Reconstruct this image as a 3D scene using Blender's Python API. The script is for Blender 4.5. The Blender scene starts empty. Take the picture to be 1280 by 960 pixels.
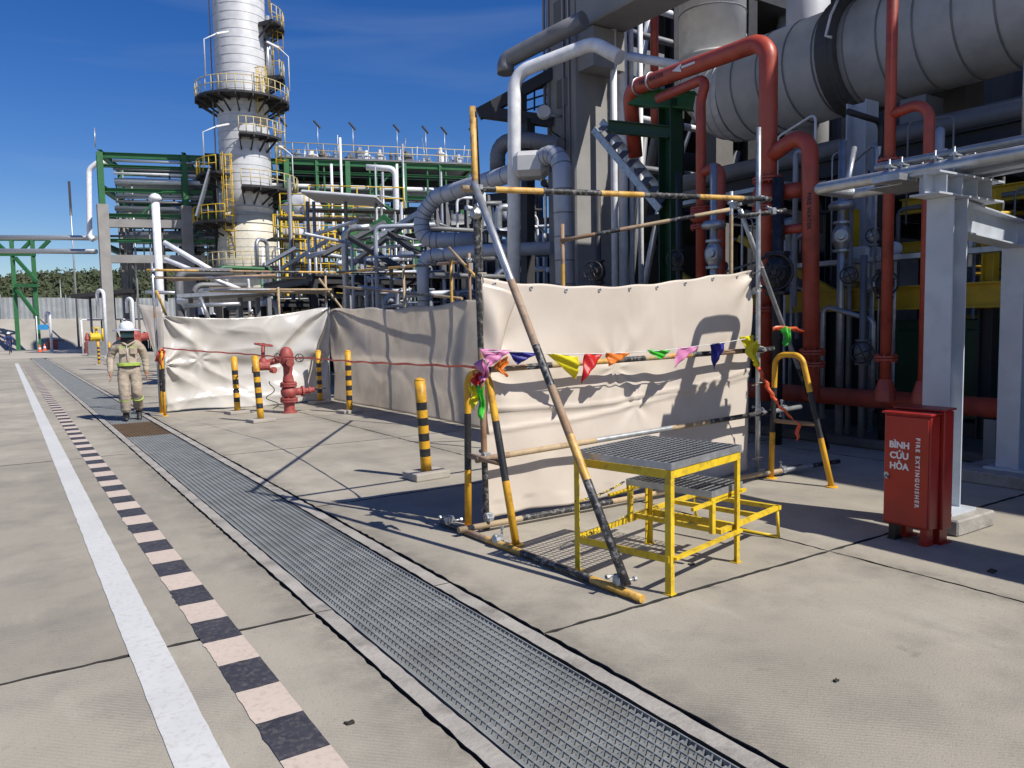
import bpy, bmesh, math, random
from mathutils import Vector, Matrix, noise
random.seed(7)
SC = bpy.context.scene
COL = SC.collection

# ---------------------------------------------------------------- camera, sky, sun, exposure
CAM_H = 1.6
FPX, ROLL = 960.0, 0.018            # focal length in pixels of a 1280 wide frame, camera roll
PITCH, YAW = math.radians(4.374), math.radians(33.397)
FW = Vector((math.sin(YAW)*math.cos(PITCH), math.cos(YAW)*math.cos(PITCH), -math.sin(PITCH)))
RT = Vector((math.cos(YAW), -math.sin(YAW), 0))
UP = RT.cross(FW)
cr, sr = math.cos(ROLL), math.sin(ROLL)
cx_ax = RT*cr - UP*sr
cy_ax = RT*sr + UP*cr
cam_d = bpy.data.cameras.new('camera')
cam = bpy.data.objects.new('camera', cam_d); COL.objects.link(cam)
cam.matrix_world = Matrix(((cx_ax.x, cy_ax.x, -FW.x, 0), (cx_ax.y, cy_ax.y, -FW.y, 0), (cx_ax.z, cy_ax.z, -FW.z, CAM_H), (0, 0, 0, 1)))
cam_d.sensor_width = 36; cam_d.lens = FPX/1280*36
cam_d.clip_start = 0.05; cam_d.clip_end = 2000
SC.camera = cam

SUN_FROM = Vector((0.34, -0.83, 1.0)).normalized()
world = bpy.data.worlds.new("World"); SC.world = world; world.use_nodes = True
wn = world.node_tree.nodes; wl = world.node_tree.links
bg = wn['Background']; bg.inputs[1].default_value = 0.060
sky = wn.new('ShaderNodeTexSky'); sky.sky_type = 'NISHITA'; sky.sun_disc = False
sky.sun_elevation = math.asin(SUN_FROM.z); sky.sun_rotation = math.atan2(SUN_FROM.x, SUN_FROM.y)
sky.air_density = 1.0; sky.dust_density = 0.4; sky.ozone_density = 4.0; sky.altitude = 0
hsv = wn.new('ShaderNodeHueSaturation'); hsv.inputs['Saturation'].default_value = 1.36; hsv.inputs['Hue'].default_value = .517; hsv.inputs['Value'].default_value = 1.38
wl.new(sky.outputs[0], hsv.inputs['Color'])
# thin high cirrus, the same all round the sky
tcw = wn.new('ShaderNodeTexCoord'); mpw = wn.new('ShaderNodeMapping'); mpw.inputs['Scale'].default_value = (1.2, 1.2, 9); mpw.inputs['Rotation'].default_value = (.1, .06, 0); wl.new(tcw.outputs['Generated'], mpw.inputs[0])
nzw = wn.new('ShaderNodeTexNoise'); nzw.inputs['Scale'].default_value = 2.2; nzw.inputs['Detail'].default_value = 7; nzw.inputs['Distortion'].default_value = .6; wl.new(mpw.outputs[0], nzw.inputs['Vector'])
mrw = wn.new('ShaderNodeMapRange'); mrw.inputs[1].default_value = .5; mrw.inputs[2].default_value = .8; mrw.inputs[4].default_value = .10; wl.new(nzw.outputs[0], mrw.inputs[0])
mxw = wn.new('ShaderNodeMix'); mxw.data_type = 'RGBA'; wl.new(mrw.outputs[0], mxw.inputs[0]); wl.new(hsv.outputs[0], mxw.inputs[6]); mxw.inputs[7].default_value = (6.5, 7.6, 9.5, 1)
wl.new(mxw.outputs[2], bg.inputs[0])
sun_d = bpy.data.lights.new('sun', 'SUN'); sun_d.energy = 4.7; sun_d.angle = math.radians(0.5); sun_d.color = (1.0, 0.95, 0.87)
sun = bpy.data.objects.new('sun', sun_d); COL.objects.link(sun)
sun.rotation_euler = (-SUN_FROM).to_track_quat('-Z', 'Y').to_euler()
sun.location = (10, -20, 40)
SC.view_settings.view_transform = 'Standard'; SC.view_settings.look = 'None'
SC.view_settings.exposure = 0.3; SC.view_settings.gamma = 1.0; SC.view_settings.use_curve_mapping = False

# ---------------------------------------------------------------- surveying helpers: where a sight line meets a real plane
def sight(px, py):
    u, v = px-640, py-480
    return FW*FPX + RT*(cr*u - sr*v) - UP*(sr*u + cr*v)
def gnd(px, py, z=0.0):
    d = sight(px, py); return Vector((0, 0, CAM_H)) + d*((z-CAM_H)/d.z)
def ony(px, py, y):
    d = sight(px, py); return Vector((0, 0, CAM_H)) + d*(y/d.y)
def onx(px, py, x):
    d = sight(px, py); return Vector((0, 0, CAM_H)) + d*(x/d.x)
def dep(px, py, z):
    return Vector((0, 0, CAM_H)) + sight(px, py)*(z/FPX)
V = Vector

# ---------------------------------------------------------------- mesh builder
class MB:
    def __init__(s): s.v = []; s.f = []; s.m = []; s.s = []
    def add(s, vs, fs, mi=0, smooth=False):
        o = len(s.v); s.v += [Vector(p) for p in vs]
        for f in fs: s.f.append([i+o for i in f]); s.m.append(mi); s.s.append(smooth)
        return s
    def box(s, c, d, mi=0, R=None):
        hx, hy, hz = d[0]/2, d[1]/2, d[2]/2; c = Vector(c)
        vs = [Vector((x, y, z)) for z in (-hz, hz) for y in (-hy, hy) for x in (-hx, hx)]
        if R is not None: vs = [R @ p for p in vs]
        return s.add([c+p for p in vs], [(0, 2, 3, 1), (4, 5, 7, 6), (0, 1, 5, 4), (2, 6, 7, 3), (0, 4, 6, 2), (1, 3, 7, 5)], mi)
    def frame(s, a, b, up=(0, 0, 1)):
        d = (Vector(b)-Vector(a)).normalized(); up = Vector(up)
        if abs(d.dot(up)) > 0.98: up = Vector((0, 1, 0)) if abs(d.y) < .9 else Vector((1, 0, 0))
        sx = d.cross(up).normalized(); return d, sx, sx.cross(d)
    def beam(s, a, b, w, h, mi=0, up=(0, 0, 1)):
        a, b = Vector(a), Vector(b); d, x, u = s.frame(a, b, up); vs = []
        for p in (a, b):
            for i, j in ((-1, -1), (1, -1), (1, 1), (-1, 1)): vs.append(p + x*(w/2*i) + u*(h/2*j))
        return s.add(vs, [(0, 1, 2, 3), (7, 6, 5, 4), (0, 4, 5, 1), (1, 5, 6, 2), (2, 6, 7, 3), (3, 7, 4, 0)], mi)
    def ibeam(s, a, b, w, h, t=0.015, mi=0, up=(0, 0, 1)):
        a, b = Vector(a), Vector(b); d, x, u = s.frame(a, b, up)
        pr = [(-w/2, -h/2), (w/2, -h/2), (w/2, -h/2+t), (t/2, -h/2+t), (t/2, h/2-t), (w/2, h/2-t), (w/2, h/2), (-w/2, h/2), (-w/2, h/2-t), (-t/2, h/2-t), (-t/2, -h/2+t), (-w/2, -h/2+t)]
        n = len(pr); vs = [p + x*i + u*j for p in (a, b) for i, j in pr]
        fs = [(k, (k+1) % n, n+(k+1) % n, n+k) for k in range(n)]
        for o in (0, n): fs += [(o+0, o+1, o+2, o+11), (o+3, o+4, o+9, o+10), (o+5, o+6, o+7, o+8)]
        return s.add(vs, fs, mi)
    def tube(s, pts, r, seg=12, mi=0, caps=True, bands=None, smooth=True):
        pts = [Vector(p) for p in pts]
        if bands:                                   # painted bands: [(length, material)...] along the tube
            L = [0]
            for a, b in zip(pts, pts[1:]): L.append(L[-1]+(b-a).length)
            cuts, acc = [], 0
            for ln, k in bands: acc += ln; cuts.append((acc, k))
            newp, mats = [pts[0]], []
            for i in range(len(pts)-1):
                inner = [c for c, k in cuts if L[i]+1e-4 < c < L[i+1]-1e-4]
                for c in inner + [L[i+1]]:
                    t = (c-L[i])/(L[i+1]-L[i]); newp.append(pts[i].lerp(pts[i+1], t))
                    mid = (c + (mats and 0 or 0)); m0 = None
                    prev = (newp[-1]-newp[-2]).length; ctr = c-prev/2
                    for cc, k in cuts:
                        if ctr < cc: m0 = k; break
                    mats.append(cuts[-1][1] if m0 is None else m0)
            pts = newp
        else: mats = [mi]*(len(pts)-1)
        n = len(pts); rs = r if isinstance(r, (list, tuple)) else [r]*n
        T = []
        for i in range(n):
            a = pts[max(i-1, 0)]; b = pts[min(i+1, n-1)]; T.append((b-a).normalized() if (b-a).length > 1e-9 else Vector((0, 0, 1)))
        up = Vector((0, 0, 1)) if abs(T[0].z) < .9 else Vector((1, 0, 0))
        x = T[0].cross(up).normalized(); vs = []
        for i in range(n):
            if i: 
                x = (x - T[i]*x.dot(T[i])); x.normalize()
            y = T[i].cross(x)
            for k in range(seg):
                a = 2*math.pi*k/seg; vs.append(pts[i] + (x*math.cos(a)+y*math.sin(a))*rs[i])
        o = len(s.v); s.v += vs
        for i in range(n-1):
            for k in range(seg):
                k2 = (k+1) % seg; s.f.append([o+i*seg+k, o+i*seg+k2, o+(i+1)*seg+k2, o+(i+1)*seg+k]); s.m.append(mats[i]); s.s.append(smooth)
        if caps:
            s.f.append([o+k for k in range(seg)][::-1]); s.m.append(mats[0]); s.s.append(False)
            s.f.append([o+(n-1)*seg+k for k in range(seg)]); s.m.append(mats[-1]); s.s.append(False)
        return s
    def lathe(s, base, prof, seg=20, mi=0, axis=(0, 0, 1), smooth=False, sx=1, sy=1):
        base = Vector(base); ax = Vector(axis).normalized(); up = Vector((0, 0, 1)) if abs(ax.z) < .9 else Vector((1, 0, 0))
        if abs(ax.z) > .99: x, y = Vector((1, 0, 0)), Vector((0, 1, 0))
        else: x = ax.cross(up).normalized(); y = ax.cross(x)
        vs = []
        for r, h in prof:
            for k in range(seg):
                a = 2*math.pi*k/seg; vs.append(base + ax*h + x*(math.cos(a)*r*sx) + y*(math.sin(a)*r*sy))
        n = len(prof); fs = []
        for i in range(n-1):
            for k in range(seg):
                k2 = (k+1) % seg; fs.append((i*seg+k, i*seg+k2, (i+1)*seg+k2, (i+1)*seg+k))
        s.add(vs, fs, mi, smooth)
        o = len(s.v)-n*seg
        s.f.append([o+k for k in range(seg)][::-1]); s.m.append(mi); s.s.append(False)
        s.f.append([o+(n-1)*seg+k for k in range(seg)]); s.m.append(mi); s.s.append(False)
        return s
    def torus(s, c, axis, R, r, seg=20, rs=8, mi=0):
        c = Vector(c); ax = Vector(axis).normalized(); up = Vector((0, 0, 1)) if abs(ax.z) < .9 else Vector((1, 0, 0))
        x = ax.cross(up).normalized(); y = ax.cross(x); vs = []
        for i in range(seg):
            a = 2*math.pi*i/seg; d = x*math.cos(a)+y*math.sin(a)
            for k in range(rs):
                b = 2*math.pi*k/rs; vs.append(c + d*(R+r*math.cos(b)) + ax*(r*math.sin(b)))
        fs = [(i*rs+k, i*rs+(k+1) % rs, ((i+1) % seg)*rs+(k+1) % rs, ((i+1) % seg)*rs+k) for i in range(seg) for k in range(rs)]
        return s.add(vs, fs, mi, True)
    def build(s, name, mats, parent=None, origin=None):
        if not isinstance(mats, (list, tuple)): mats = [mats]
        if parent is not None: 
            o = Vector(parent['_o']) if '_o' in parent else Vector((0, 0, 0))
            if origin is None: org = Vector((0, 0, 0)); base = o
        else:
            if origin is None:
                zs = min(p.z for p in s.v); n = len(s.v)
                origin = Vector((sum(p.x for p in s.v)/n, sum(p.y for p in s.v)/n, zs))
            base = Vector(origin); org = base
        me = bpy.data.meshes.new(name)
        me.from_pydata([tuple(p-base) for p in s.v], [], s.f)
        for m in mats: me.materials.append(m)
        me.polygons.foreach_set('material_index', s.m); me.polygons.foreach_set('use_smooth', s.s)
        me.update()
        ob = bpy.data.objects.new(name, me); COL.objects.link(ob)
        ob['_o'] = [base.x, base.y, base.z]
        if parent is not None: ob.parent = parent
        else: ob.location = org
        return ob

def fillet(pts, rad, n=6):
    pts = [Vector(p) for p in pts]; out = [pts[0]]
    for i in range(1, len(pts)-1):
        a, b, c = pts[i-1], pts[i], pts[i+1]
        u = (a-b); w = (c-b); lu, lw = u.length, w.length; u /= lu; w /= lw
        ang = u.angle(w)
        if ang > math.pi-.05: out.append(b); continue
        t = min(rad/math.tan(ang/2), lu*.49, lw*.49); R = t*math.tan(ang/2)
        p0 = b+u*t; p1 = b+w*t; bis = (u+w).normalized(); ctr = b + bis*(R/math.sin(ang/2))
        a0 = (p0-ctr); a1 = (p1-ctr); tot = a0.angle(a1); axis = a0.cross(a1).normalized()
        for k in range(n+1): out.append(ctr + Matrix.Rotation(tot*k/n, 3, axis) @ a0)
    out.append(pts[-1]); return out

def props(o, label=None, cat=None, group=None, kind=None):
    if label: o['label'] = label
    if cat: o['category'] = cat
    if group: o['group'] = group
    if kind: o['kind'] = kind
    return o
def thing(name, label, cat, loc=(0, 0, 0), group=None):
    o = bpy.data.objects.new(name, None); COL.objects.link(o); o.location = loc
    o.empty_display_size = .2; o['_o'] = list(Vector(loc)); return props(o, label, cat, group)
def copy_thing(src, loc, rotz=None, label=None):
    kids = {}
    for o in COL.objects:
        if o.parent: kids.setdefault(o.parent.name, []).append(o)
    def cp(o, par):
        c = o.copy(); COL.objects.link(c)
        if par: c.parent = par
        for k in kids.get(o.name, ()): cp(k, c)
        return c
    r = cp(src, None); r.location = loc
    if rotz is not None: r.rotation_euler.z = rotz
    if label: r['label'] = label
    return r

# ---------------------------------------------------------------- materials
MATS = {}
def mat(name, col, rough=.6, metal=0., var=.12, scale=6., bump=.0, bscale=60., dirt=None, dirt_amt=.0, dirt_scale=3., spec=.5, stretch=None, trans=None, alt=None):
    if name in MATS: return MATS[name]
    m = bpy.data.materials.new(name); m.use_nodes = True; MATS[name] = m
    N = m.node_tree.nodes; L = m.node_tree.links; b = N['Principled BSDF']
    b.inputs['Roughness'].default_value = rough; b.inputs['Metallic'].default_value = metal
    b.inputs['Specular IOR Level'].default_value = spec
    geo = N.new('ShaderNodeNewGeometry'); vec = geo.outputs['Position']
    if stretch:
        mp = N.new('ShaderNodeMapping'); mp.inputs['Scale'].default_value = stretch; L.new(vec, mp.inputs[0]); vec = mp.outputs[0]
    nt = N.new('ShaderNodeTexNoise'); nt.inputs['Scale'].default_value = scale; nt.inputs['Detail'].default_value = 5; L.new(vec, nt.inputs['Vector'])
    mr = N.new('ShaderNodeMapRange'); mr.inputs[1].default_value = .3; mr.inputs[2].default_value = .7
    mr.inputs[3].default_value = 1-var; mr.inputs[4].default_value = 1+var; L.new(nt.outputs[0], mr.inputs[0])
    hs = N.new('ShaderNodeVectorMath'); hs.operation = 'SCALE'; hs.inputs[0].default_value = col; L.new(mr.outputs[0], hs.inputs['Scale'])
    out = hs.outputs[0]
    def mixin(out, colr, sc, lo, hi, amt, w=vec):
        n2 = N.new('ShaderNodeTexNoise'); n2.inputs['Scale'].default_value = sc; n2.inputs['Detail'].default_value = 8; n2.inputs['Roughness'].default_value = .65; L.new(w, n2.inputs['Vector'])
        r2 = N.new('ShaderNodeMapRange'); r2.inputs[1].default_value = lo; r2.inputs[2].default_value = hi; r2.inputs[4].default_value = amt; L.new(n2.outputs[0], r2.inputs[0])
        mx = N.new('ShaderNodeMix'); mx.data_type = 'RGBA'; L.new(r2.outputs[0], mx.inputs[0]); L.new(out, mx.inputs[6]); mx.inputs[7].default_value = (*colr, 1)
        return mx.outputs[2]
    if alt: out = mixin(out, alt[0], alt[1], .42, .62, alt[2])
    if dirt: out = mixin(out, dirt, dirt_scale, .5, .68, dirt_amt)
    L.new(out, b.inputs['Base Color'])
    if bump:
        n3 = N.new('ShaderNodeTexNoise'); n3.inputs['Scale'].default_value = bscale; n3.inputs['Detail'].default_value = 4; L.new(vec, n3.inputs['Vector'])
        bp = N.new('ShaderNodeBump'); bp.inputs['Strength'].default_value = bump; bp.inputs['Distance'].default_value = .01; L.new(n3.outputs[0], bp.inputs['Height']); L.new(bp.outputs[0], b.inputs['Normal'])
    # slight gloss variation
    r4 = N.new('ShaderNodeMapRange'); r4.inputs[3].default_value = max(rough-.12, .05); r4.inputs[4].default_value = min(rough+.12, 1); L.new(nt.outputs[0], r4.inputs[0]); L.new(r4.outputs[0], b.inputs['Roughness'])
    if trans:
        b.inputs['Subsurface Weight'].default_value = 0
        tr = N.new('ShaderNodeBsdfTranslucent'); L.new(out, tr.inputs[0]); ms = N.new('ShaderNodeMixShader'); ms.inputs[0].default_value = trans
        o = N['Material Output']; L.new(b.outputs[0], ms.inputs[1]); L.new(tr.outputs[0], ms.inputs[2]); L.new(ms.outputs[0], o.inputs[0])
    return m

yellow = mat('yellow_paint', (.66, .35, .02), .48, dirt=(.14, .06, .02), dirt_amt=.6, dirt_scale=9, var=.1)
bright_yellow = mat('bright_yellow_paint', (.68, .47, .02), .42, dirt=(.22, .13, .04), dirt_amt=.65, dirt_scale=13)
pole_yellow = mat('scaffold_yellow_paint', (.58, .33, .05), .5, dirt=(.14, .07, .03), dirt_amt=.8, dirt_scale=11, var=.15, alt=((.5, .36, .2), 6, .5))
pole_black = mat('scaffold_black_paint', (.02, .02, .022), .5, dirt=(.35, .34, .33), dirt_amt=.7, dirt_scale=26, var=.2)
pole_rust = mat('rusty_scaffold_tube', (.27, .16, .085), .7, dirt=(.10, .05, .03), dirt_amt=.7, dirt_scale=14, alt=((.4, .33, .26), 7, .6))
pole_tan = mat('mud_stained_tube', (.40, .30, .18), .7, dirt=(.2, .13, .07), dirt_amt=.6, dirt_scale=10)
galv = mat('galvanised_steel', (.42, .44, .46), .42, .65, var=.16, scale=14, dirt=(.3, .29, .27), dirt_amt=.4, dirt_scale=8)
tread_dark = mat('shade_dark_grating_bar', (.13, .14, .15), .5, .2)  # shade on the bar sides is put into this darker colour
galv_grate = mat('galvanised_grating', (.285, .30, .30), .55, .3, var=.15, scale=5, dirt=(.22, .21, .19), dirt_amt=.5, dirt_scale=2.3)
brown_grate = mat('rusty_grating', (.13, .085, .05), .75, .1, var=.2, scale=5)
black_paint = mat('black_paint', (.018, .018, .02), .45, dirt=(.12, .11, .10), dirt_amt=.3, dirt_scale=10)
red_pipe = mat('red_fire_main_paint', (.40, .058, .03), .45, dirt=(.15, .03, .02), dirt_amt=.5, dirt_scale=4, alt=((.40, .10, .07), 1.3, .5))
red_cab = mat('red_cabinet_paint', (.35, .019, .013), .36, dirt=(.18, .02, .012), dirt_amt=.3, dirt_scale=4)
hyd_red = mat('sun_bleached_red_paint', (.31, .05, .045), .6, alt=((.40, .14, .12), 9, .5), dirt=(.16, .05, .04), dirt_amt=.7, dirt_scale=8)
steel_grey = mat('grey_painted_steel', (.45, .485, .53), .45, dirt=(.28, .27, .25), dirt_amt=.3, dirt_scale=3)
alu = mat('aluminium_cladding', (.55, .545, .535), .52, .15, var=.08, scale=3, dirt=(.3, .29, .28), dirt_amt=.35, dirt_scale=2)
alu_pipe = mat('grey_blue_cladding', (.42, .455, .52), .5, .2, var=.1, scale=3, dirt=(.22, .22, .22), dirt_amt=.35, dirt_scale=2)
white_clad = mat('white_cladding', (.54, .545, .56), .5, .05, var=.1, scale=2, dirt=(.42, .42, .41), dirt_amt=.4, dirt_scale=1.5)
dark_band = mat('dark_banding', (.06, .06, .06), .6)
white_paint = mat('white_pipe_paint', (.72, .73, .75), .45, dirt=(.45, .44, .42), dirt_amt=.3, dirt_scale=2)
concrete = mat('column_concrete', (.27, .262, .25), .85, var=.12, scale=1.2, bump=.3, bscale=30, dirt=(.2, .19, .18), dirt_amt=.5, dirt_scale=1.1)
green_steel = mat('green_structural_paint', (.022, .125, .04), .5, dirt=(.02, .07, .03), dirt_amt=.4, dirt_scale=1.5)
dark_green = mat('dark_green_paint', (.012, .05, .02), .45)
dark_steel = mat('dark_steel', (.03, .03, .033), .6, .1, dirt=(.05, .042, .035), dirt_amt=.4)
mid_steel = mat('weathered_steel', (.19, .195, .205), .55, .2, dirt=(.12, .09, .07), dirt_amt=.4)
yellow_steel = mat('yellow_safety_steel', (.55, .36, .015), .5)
rust_deck = mat('fireproofed_steel', (.14, .133, .125), .85, dirt=(.11, .1, .09), dirt_amt=.5)
rubber = mat('black_rubber', (.015, .015, .016), .6)
# ================================================================ GROUND
def slab_mat():
    m = bpy.data.materials.new('paving_concrete'); m.use_nodes = True; N = m.node_tree.nodes; L = m.node_tree.links; b = N['Principled BSDF']
    geo = N.new('ShaderNodeNewGeometry'); P = geo.outputs['Position']
    def nz(sc, det=6, rough=.6, st=None):
        v = P
        if st: mp = N.new('ShaderNodeMapping'); mp.inputs['Scale'].default_value = st; L.new(P, mp.inputs[0]); v = mp.outputs[0]
        n = N.new('ShaderNodeTexNoise'); n.inputs['Scale'].default_value = sc; n.inputs['Detail'].default_value = det; n.inputs['Roughness'].default_value = rough; L.new(v, n.inputs['Vector']); return n.outputs[0]
    def ramp(x, a, b_, lo, hi):
        r = N.new('ShaderNodeMapRange'); r.inputs[1].default_value = a; r.inputs[2].default_value = b_; r.inputs[3].default_value = lo; r.inputs[4].default_value = hi; L.new(x, r.inputs[0]); return r.outputs[0]
    def mixc(f, a, bcol, mode='MIX'):
        mx = N.new('ShaderNodeMix'); mx.data_type = 'RGBA'; mx.blend_type = mode; L.new(f, mx.inputs[0])
        if isinstance(a, tuple): mx.inputs[6].default_value = (*a, 1)
        else: L.new(a, mx.inputs[6])
        if isinstance(bcol, tuple): mx.inputs[7].default_value = (*bcol, 1)
        else: L.new(bcol, mx.inputs[7])
        return mx.outputs[2]
    c = mixc(ramp(nz(.35, 5), .35, .65, 0, 1), (.39, .354, .288), (.295, .270, .220))
    c = mixc(ramp(nz(1.6, 8, .7), .48, .7, 0, .7), c, (.235, .218, .19))
    c = mixc(ramp(nz(2.2, 7, .7, (1, .35, 1)), .56, .7, 0, .5), c, (.43, .405, .34))
    c = mixc(ramp(nz(9, 6, .75), .6, .74, 0, .5), c, (.17, .155, .13))
    c = mixc(ramp(nz(60, 3, .6), .58, .72, 0, .45), c, (.14, .13, .115))
    c = mixc(ramp(nz(.9, 4, .6, (1.6, .07, 1)), .56, .74, 0, .4), c, (.22, .205, .18))
    c = mixc(ramp(nz(3.3, 3, .5), .70, .78, 0, .5), c, (.13, .12, .105))
    c = mixc(ramp(nz(140, 2, .5), .66, .74, 0, .5), c, (.48, .45, .40))
    # broom marks: fine lines across the slab that come and go
    w = N.new('ShaderNodeTexWave'); w.wave_type = 'BANDS'; w.bands_direction = 'DIAGONAL'; w.inputs['Scale'].default_value = 21; w.inputs['Distortion'].default_value = 2.5; w.inputs['Detail'].default_value = 2; L.new(P, w.inputs['Vector'])
    patch = ramp(nz(.8, 3), .42, .6, 0, .30)
    mm = N.new('ShaderNodeMath'); mm.operation = 'MULTIPLY'; L.new(w.outputs['Fac'], mm.inputs[0]); L.new(patch, mm.inputs[1])
    c = mixc(mm.outputs[0], c, (.12, .11, .1))
    # grime that has gathered along the joints beside the drain
    sp = N.new('ShaderNodeSeparateXYZ'); L.new(P, sp.inputs[0])
    for xc in (2.25, 1.37, 4.69):
        a1 = N.new('ShaderNodeMath'); a1.operation = 'SUBTRACT'; L.new(sp.outputs[0], a1.inputs[0]); a1.inputs[1].default_value = xc
        a2 = N.new('ShaderNodeMath'); a2.operation = 'ABSOLUTE'; L.new(a1.outputs[0], a2.inputs[0])
        a3 = N.new('ShaderNodeMath'); a3.operation = 'MULTIPLY'; L.new(ramp(a2.outputs[0], .02, .26, 1, 0), a3.inputs[0]); L.new(ramp(nz(5, 6, .7), .35, .7, 0, .75), a3.inputs[1])
        c = mixc(a3.outputs[0], c, (.135, .125, .105))
    oi = N.new('ShaderNodeObjectInfo'); sc_ = N.new('ShaderNodeVectorMath'); sc_.operation = 'SCALE'; L.new(c, sc_.inputs[0]); L.new(ramp(oi.outputs['Random'], 0, 1, .90, 1.09), sc_.inputs['Scale']); c = sc_.outputs[0]
    L.new(c, b.inputs['Base Color']); b.inputs['Roughness'].default_value = .85; b.inputs['Specular IOR Level'].default_value = .3
    bp = N.new('ShaderNodeBump'); bp.inputs['Strength'].default_value = .45; bp.inputs['Distance'].default_value = .008; L.new(nz(90, 4, .7), bp.inputs['Height']); L.new(bp.outputs[0], b.inputs['Normal'])
    return m
paving = slab_mat()
kerb_conc = mat('kerb_concrete', (.31, .29, .26), .9, var=.2, scale=4, bump=.5, bscale=40, dirt=(.11, .1, .085), dirt_amt=.7, dirt_scale=3.5, alt=((.36, .34, .3), 7, .5))
far_conc = mat('far_concrete', (.38, .345, .29), .9, var=.12, scale=.15)
bitumen = mat('joint_bitumen', (.03, .028, .026), .9, bump=.6, bscale=50)
trench_dark = mat('trench_concrete', (.09, .085, .08), .95)

X0, X1, Y0, Y1 = -9.1, 39.7, -9.85, 60.15       # the jointed paving
gb = MB()
def gq(x0, x1, y0, y1, z): gb.add([(x0, y0, z), (x1, y0, z), (x1, y1, z), (x0, y1, z)], [(0, 1, 2, 3)])
for a in ((-600, X0, -300, 900), (X1, 900, -300, 900), (X0, X1, -300, Y0), (X0, X1, Y1, 900)): gq(*a, -.004)
ground = gb.build('ground', far_conc, origin=(0, 0, 0)); props(ground, kind='structure')
jb = MB()
for a in ((X0, 1.47), (2.14, X1)): jb.add([(a[0], Y0, -.022), (a[1], Y0, -.022), (a[1], Y1, -.022), (a[0], Y1, -.022)], [(0, 1, 2, 3)])
jb.build('joint_filler', bitumen, ground)
tb = MB()
tb.add([(1.47, Y0, -.35), (2.14, Y0, -.35), (2.14, Y1, -.35), (1.47, Y1, -.35)], [(0, 1, 2, 3)])
tb.add([(1.47, Y0, -.022), (1.47, Y1, -.022), (1.47, Y1, -.35), (1.47, Y0, -.35)], [(0, 1, 2, 3)])
tb.add([(2.14, Y0, -.022), (2.14, Y1, -.022), (2.14, Y1, -.35), (2.14, Y0, -.35)], [(3, 2, 1, 0)])
tb.build('drain_trench', trench_dark, ground)

def slab(x0, x1, y0, y1, m, name, j=.006, gap=.008, z=0., step=.35, gy=.012):
    near = (y1 > -2 and y0 < 22)
    st = (step if step < .2 else (.06 if y0 < 8 and x0 < 6 else .35)) if near else 3.0
    def edge(a, b, fixed, axis, inn, gp):
        n = max(1, int(abs(b-a)/st)); out = []
        for i in range(n):
            t = a+(b-a)*i/n; q = fixed + inn*(gp*.5 + (random.random()*j if i else 0))
            out.append((t, q) if axis == 0 else (q, t))
        return out
    g = gap*.5
    ring = edge(x0+g, x1-g, y0, 0, 1, gy) + edge(y0+g, y1-g, x1, 1, -1, gap) + edge(x1-g, x0+g, y1, 0, -1, gy) + edge(y1-g, y0+g, x0, 1, 1, gap)
    n = len(ring); cx, cy = (x0+x1)/2, (y0+y1)/2; b = MB()
    top = [(cx+(x-cx)*(1-.004/max(x1-x0, .2)), cy+(y-cy)*(1-.004/(y1-y0)), z) for x, y in ring]
    b.add(top + [(x, y, z-.004) for x, y in ring] + [(x, y, -.021) for x, y in ring],
          [list(range(n))] + [(k+n, (k+1) % n+n, (k+1) % n, k) for k in range(n)] + [(k+2*n, (k+1) % n+2*n, (k+1) % n+n, k+n) for k in range(n)])
    b.m = [0]+[1]*(2*n)
    return b.build(name, [m, bitumen], ground)
rowsR = [3.16+3.52*k for k in range(-4, 17) if 3.16+3.52*k < 60]
rowsL = [-9.85] + [4.15+7.03*k for k in range(-1, 8)] + [60.15]
xsR = [2.255, 4.69, 8.2, 11.7, 15.2, 18.7, 22.2, 25.7, 29.2, 32.7, 36.2, 39.7]
for y0, y1 in zip(rowsR, rowsR[1:]):
    for i, (x0, x1) in enumerate(zip(xsR, xsR[1:])):
        slab(x0, x1, y0, y1, paving, 'concrete_slab', j=.014, gap=.005)
for y0, y1 in zip(rowsL, rowsL[1:]):
    for x0, x1 in ((-9.1, -5.6), (-5.6, 1.375)):
        slab(x0, x1, y0, y1, paving, 'concrete_slab', j=.014, gap=.002)
for k in range(-2, 15):
    y0, y1 = 4.15+3.515*k, 4.15+3.515*(k+1)
    slab(1.380, 1.478, y0, y1, kerb_conc, 'kerb_strip', j=.008, gap=.002, z=.002, step=.07)
    slab(2.132, 2.240, y0, y1, kerb_conc, 'kerb_strip', j=.010, gap=.004, z=.002, step=.07)

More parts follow.
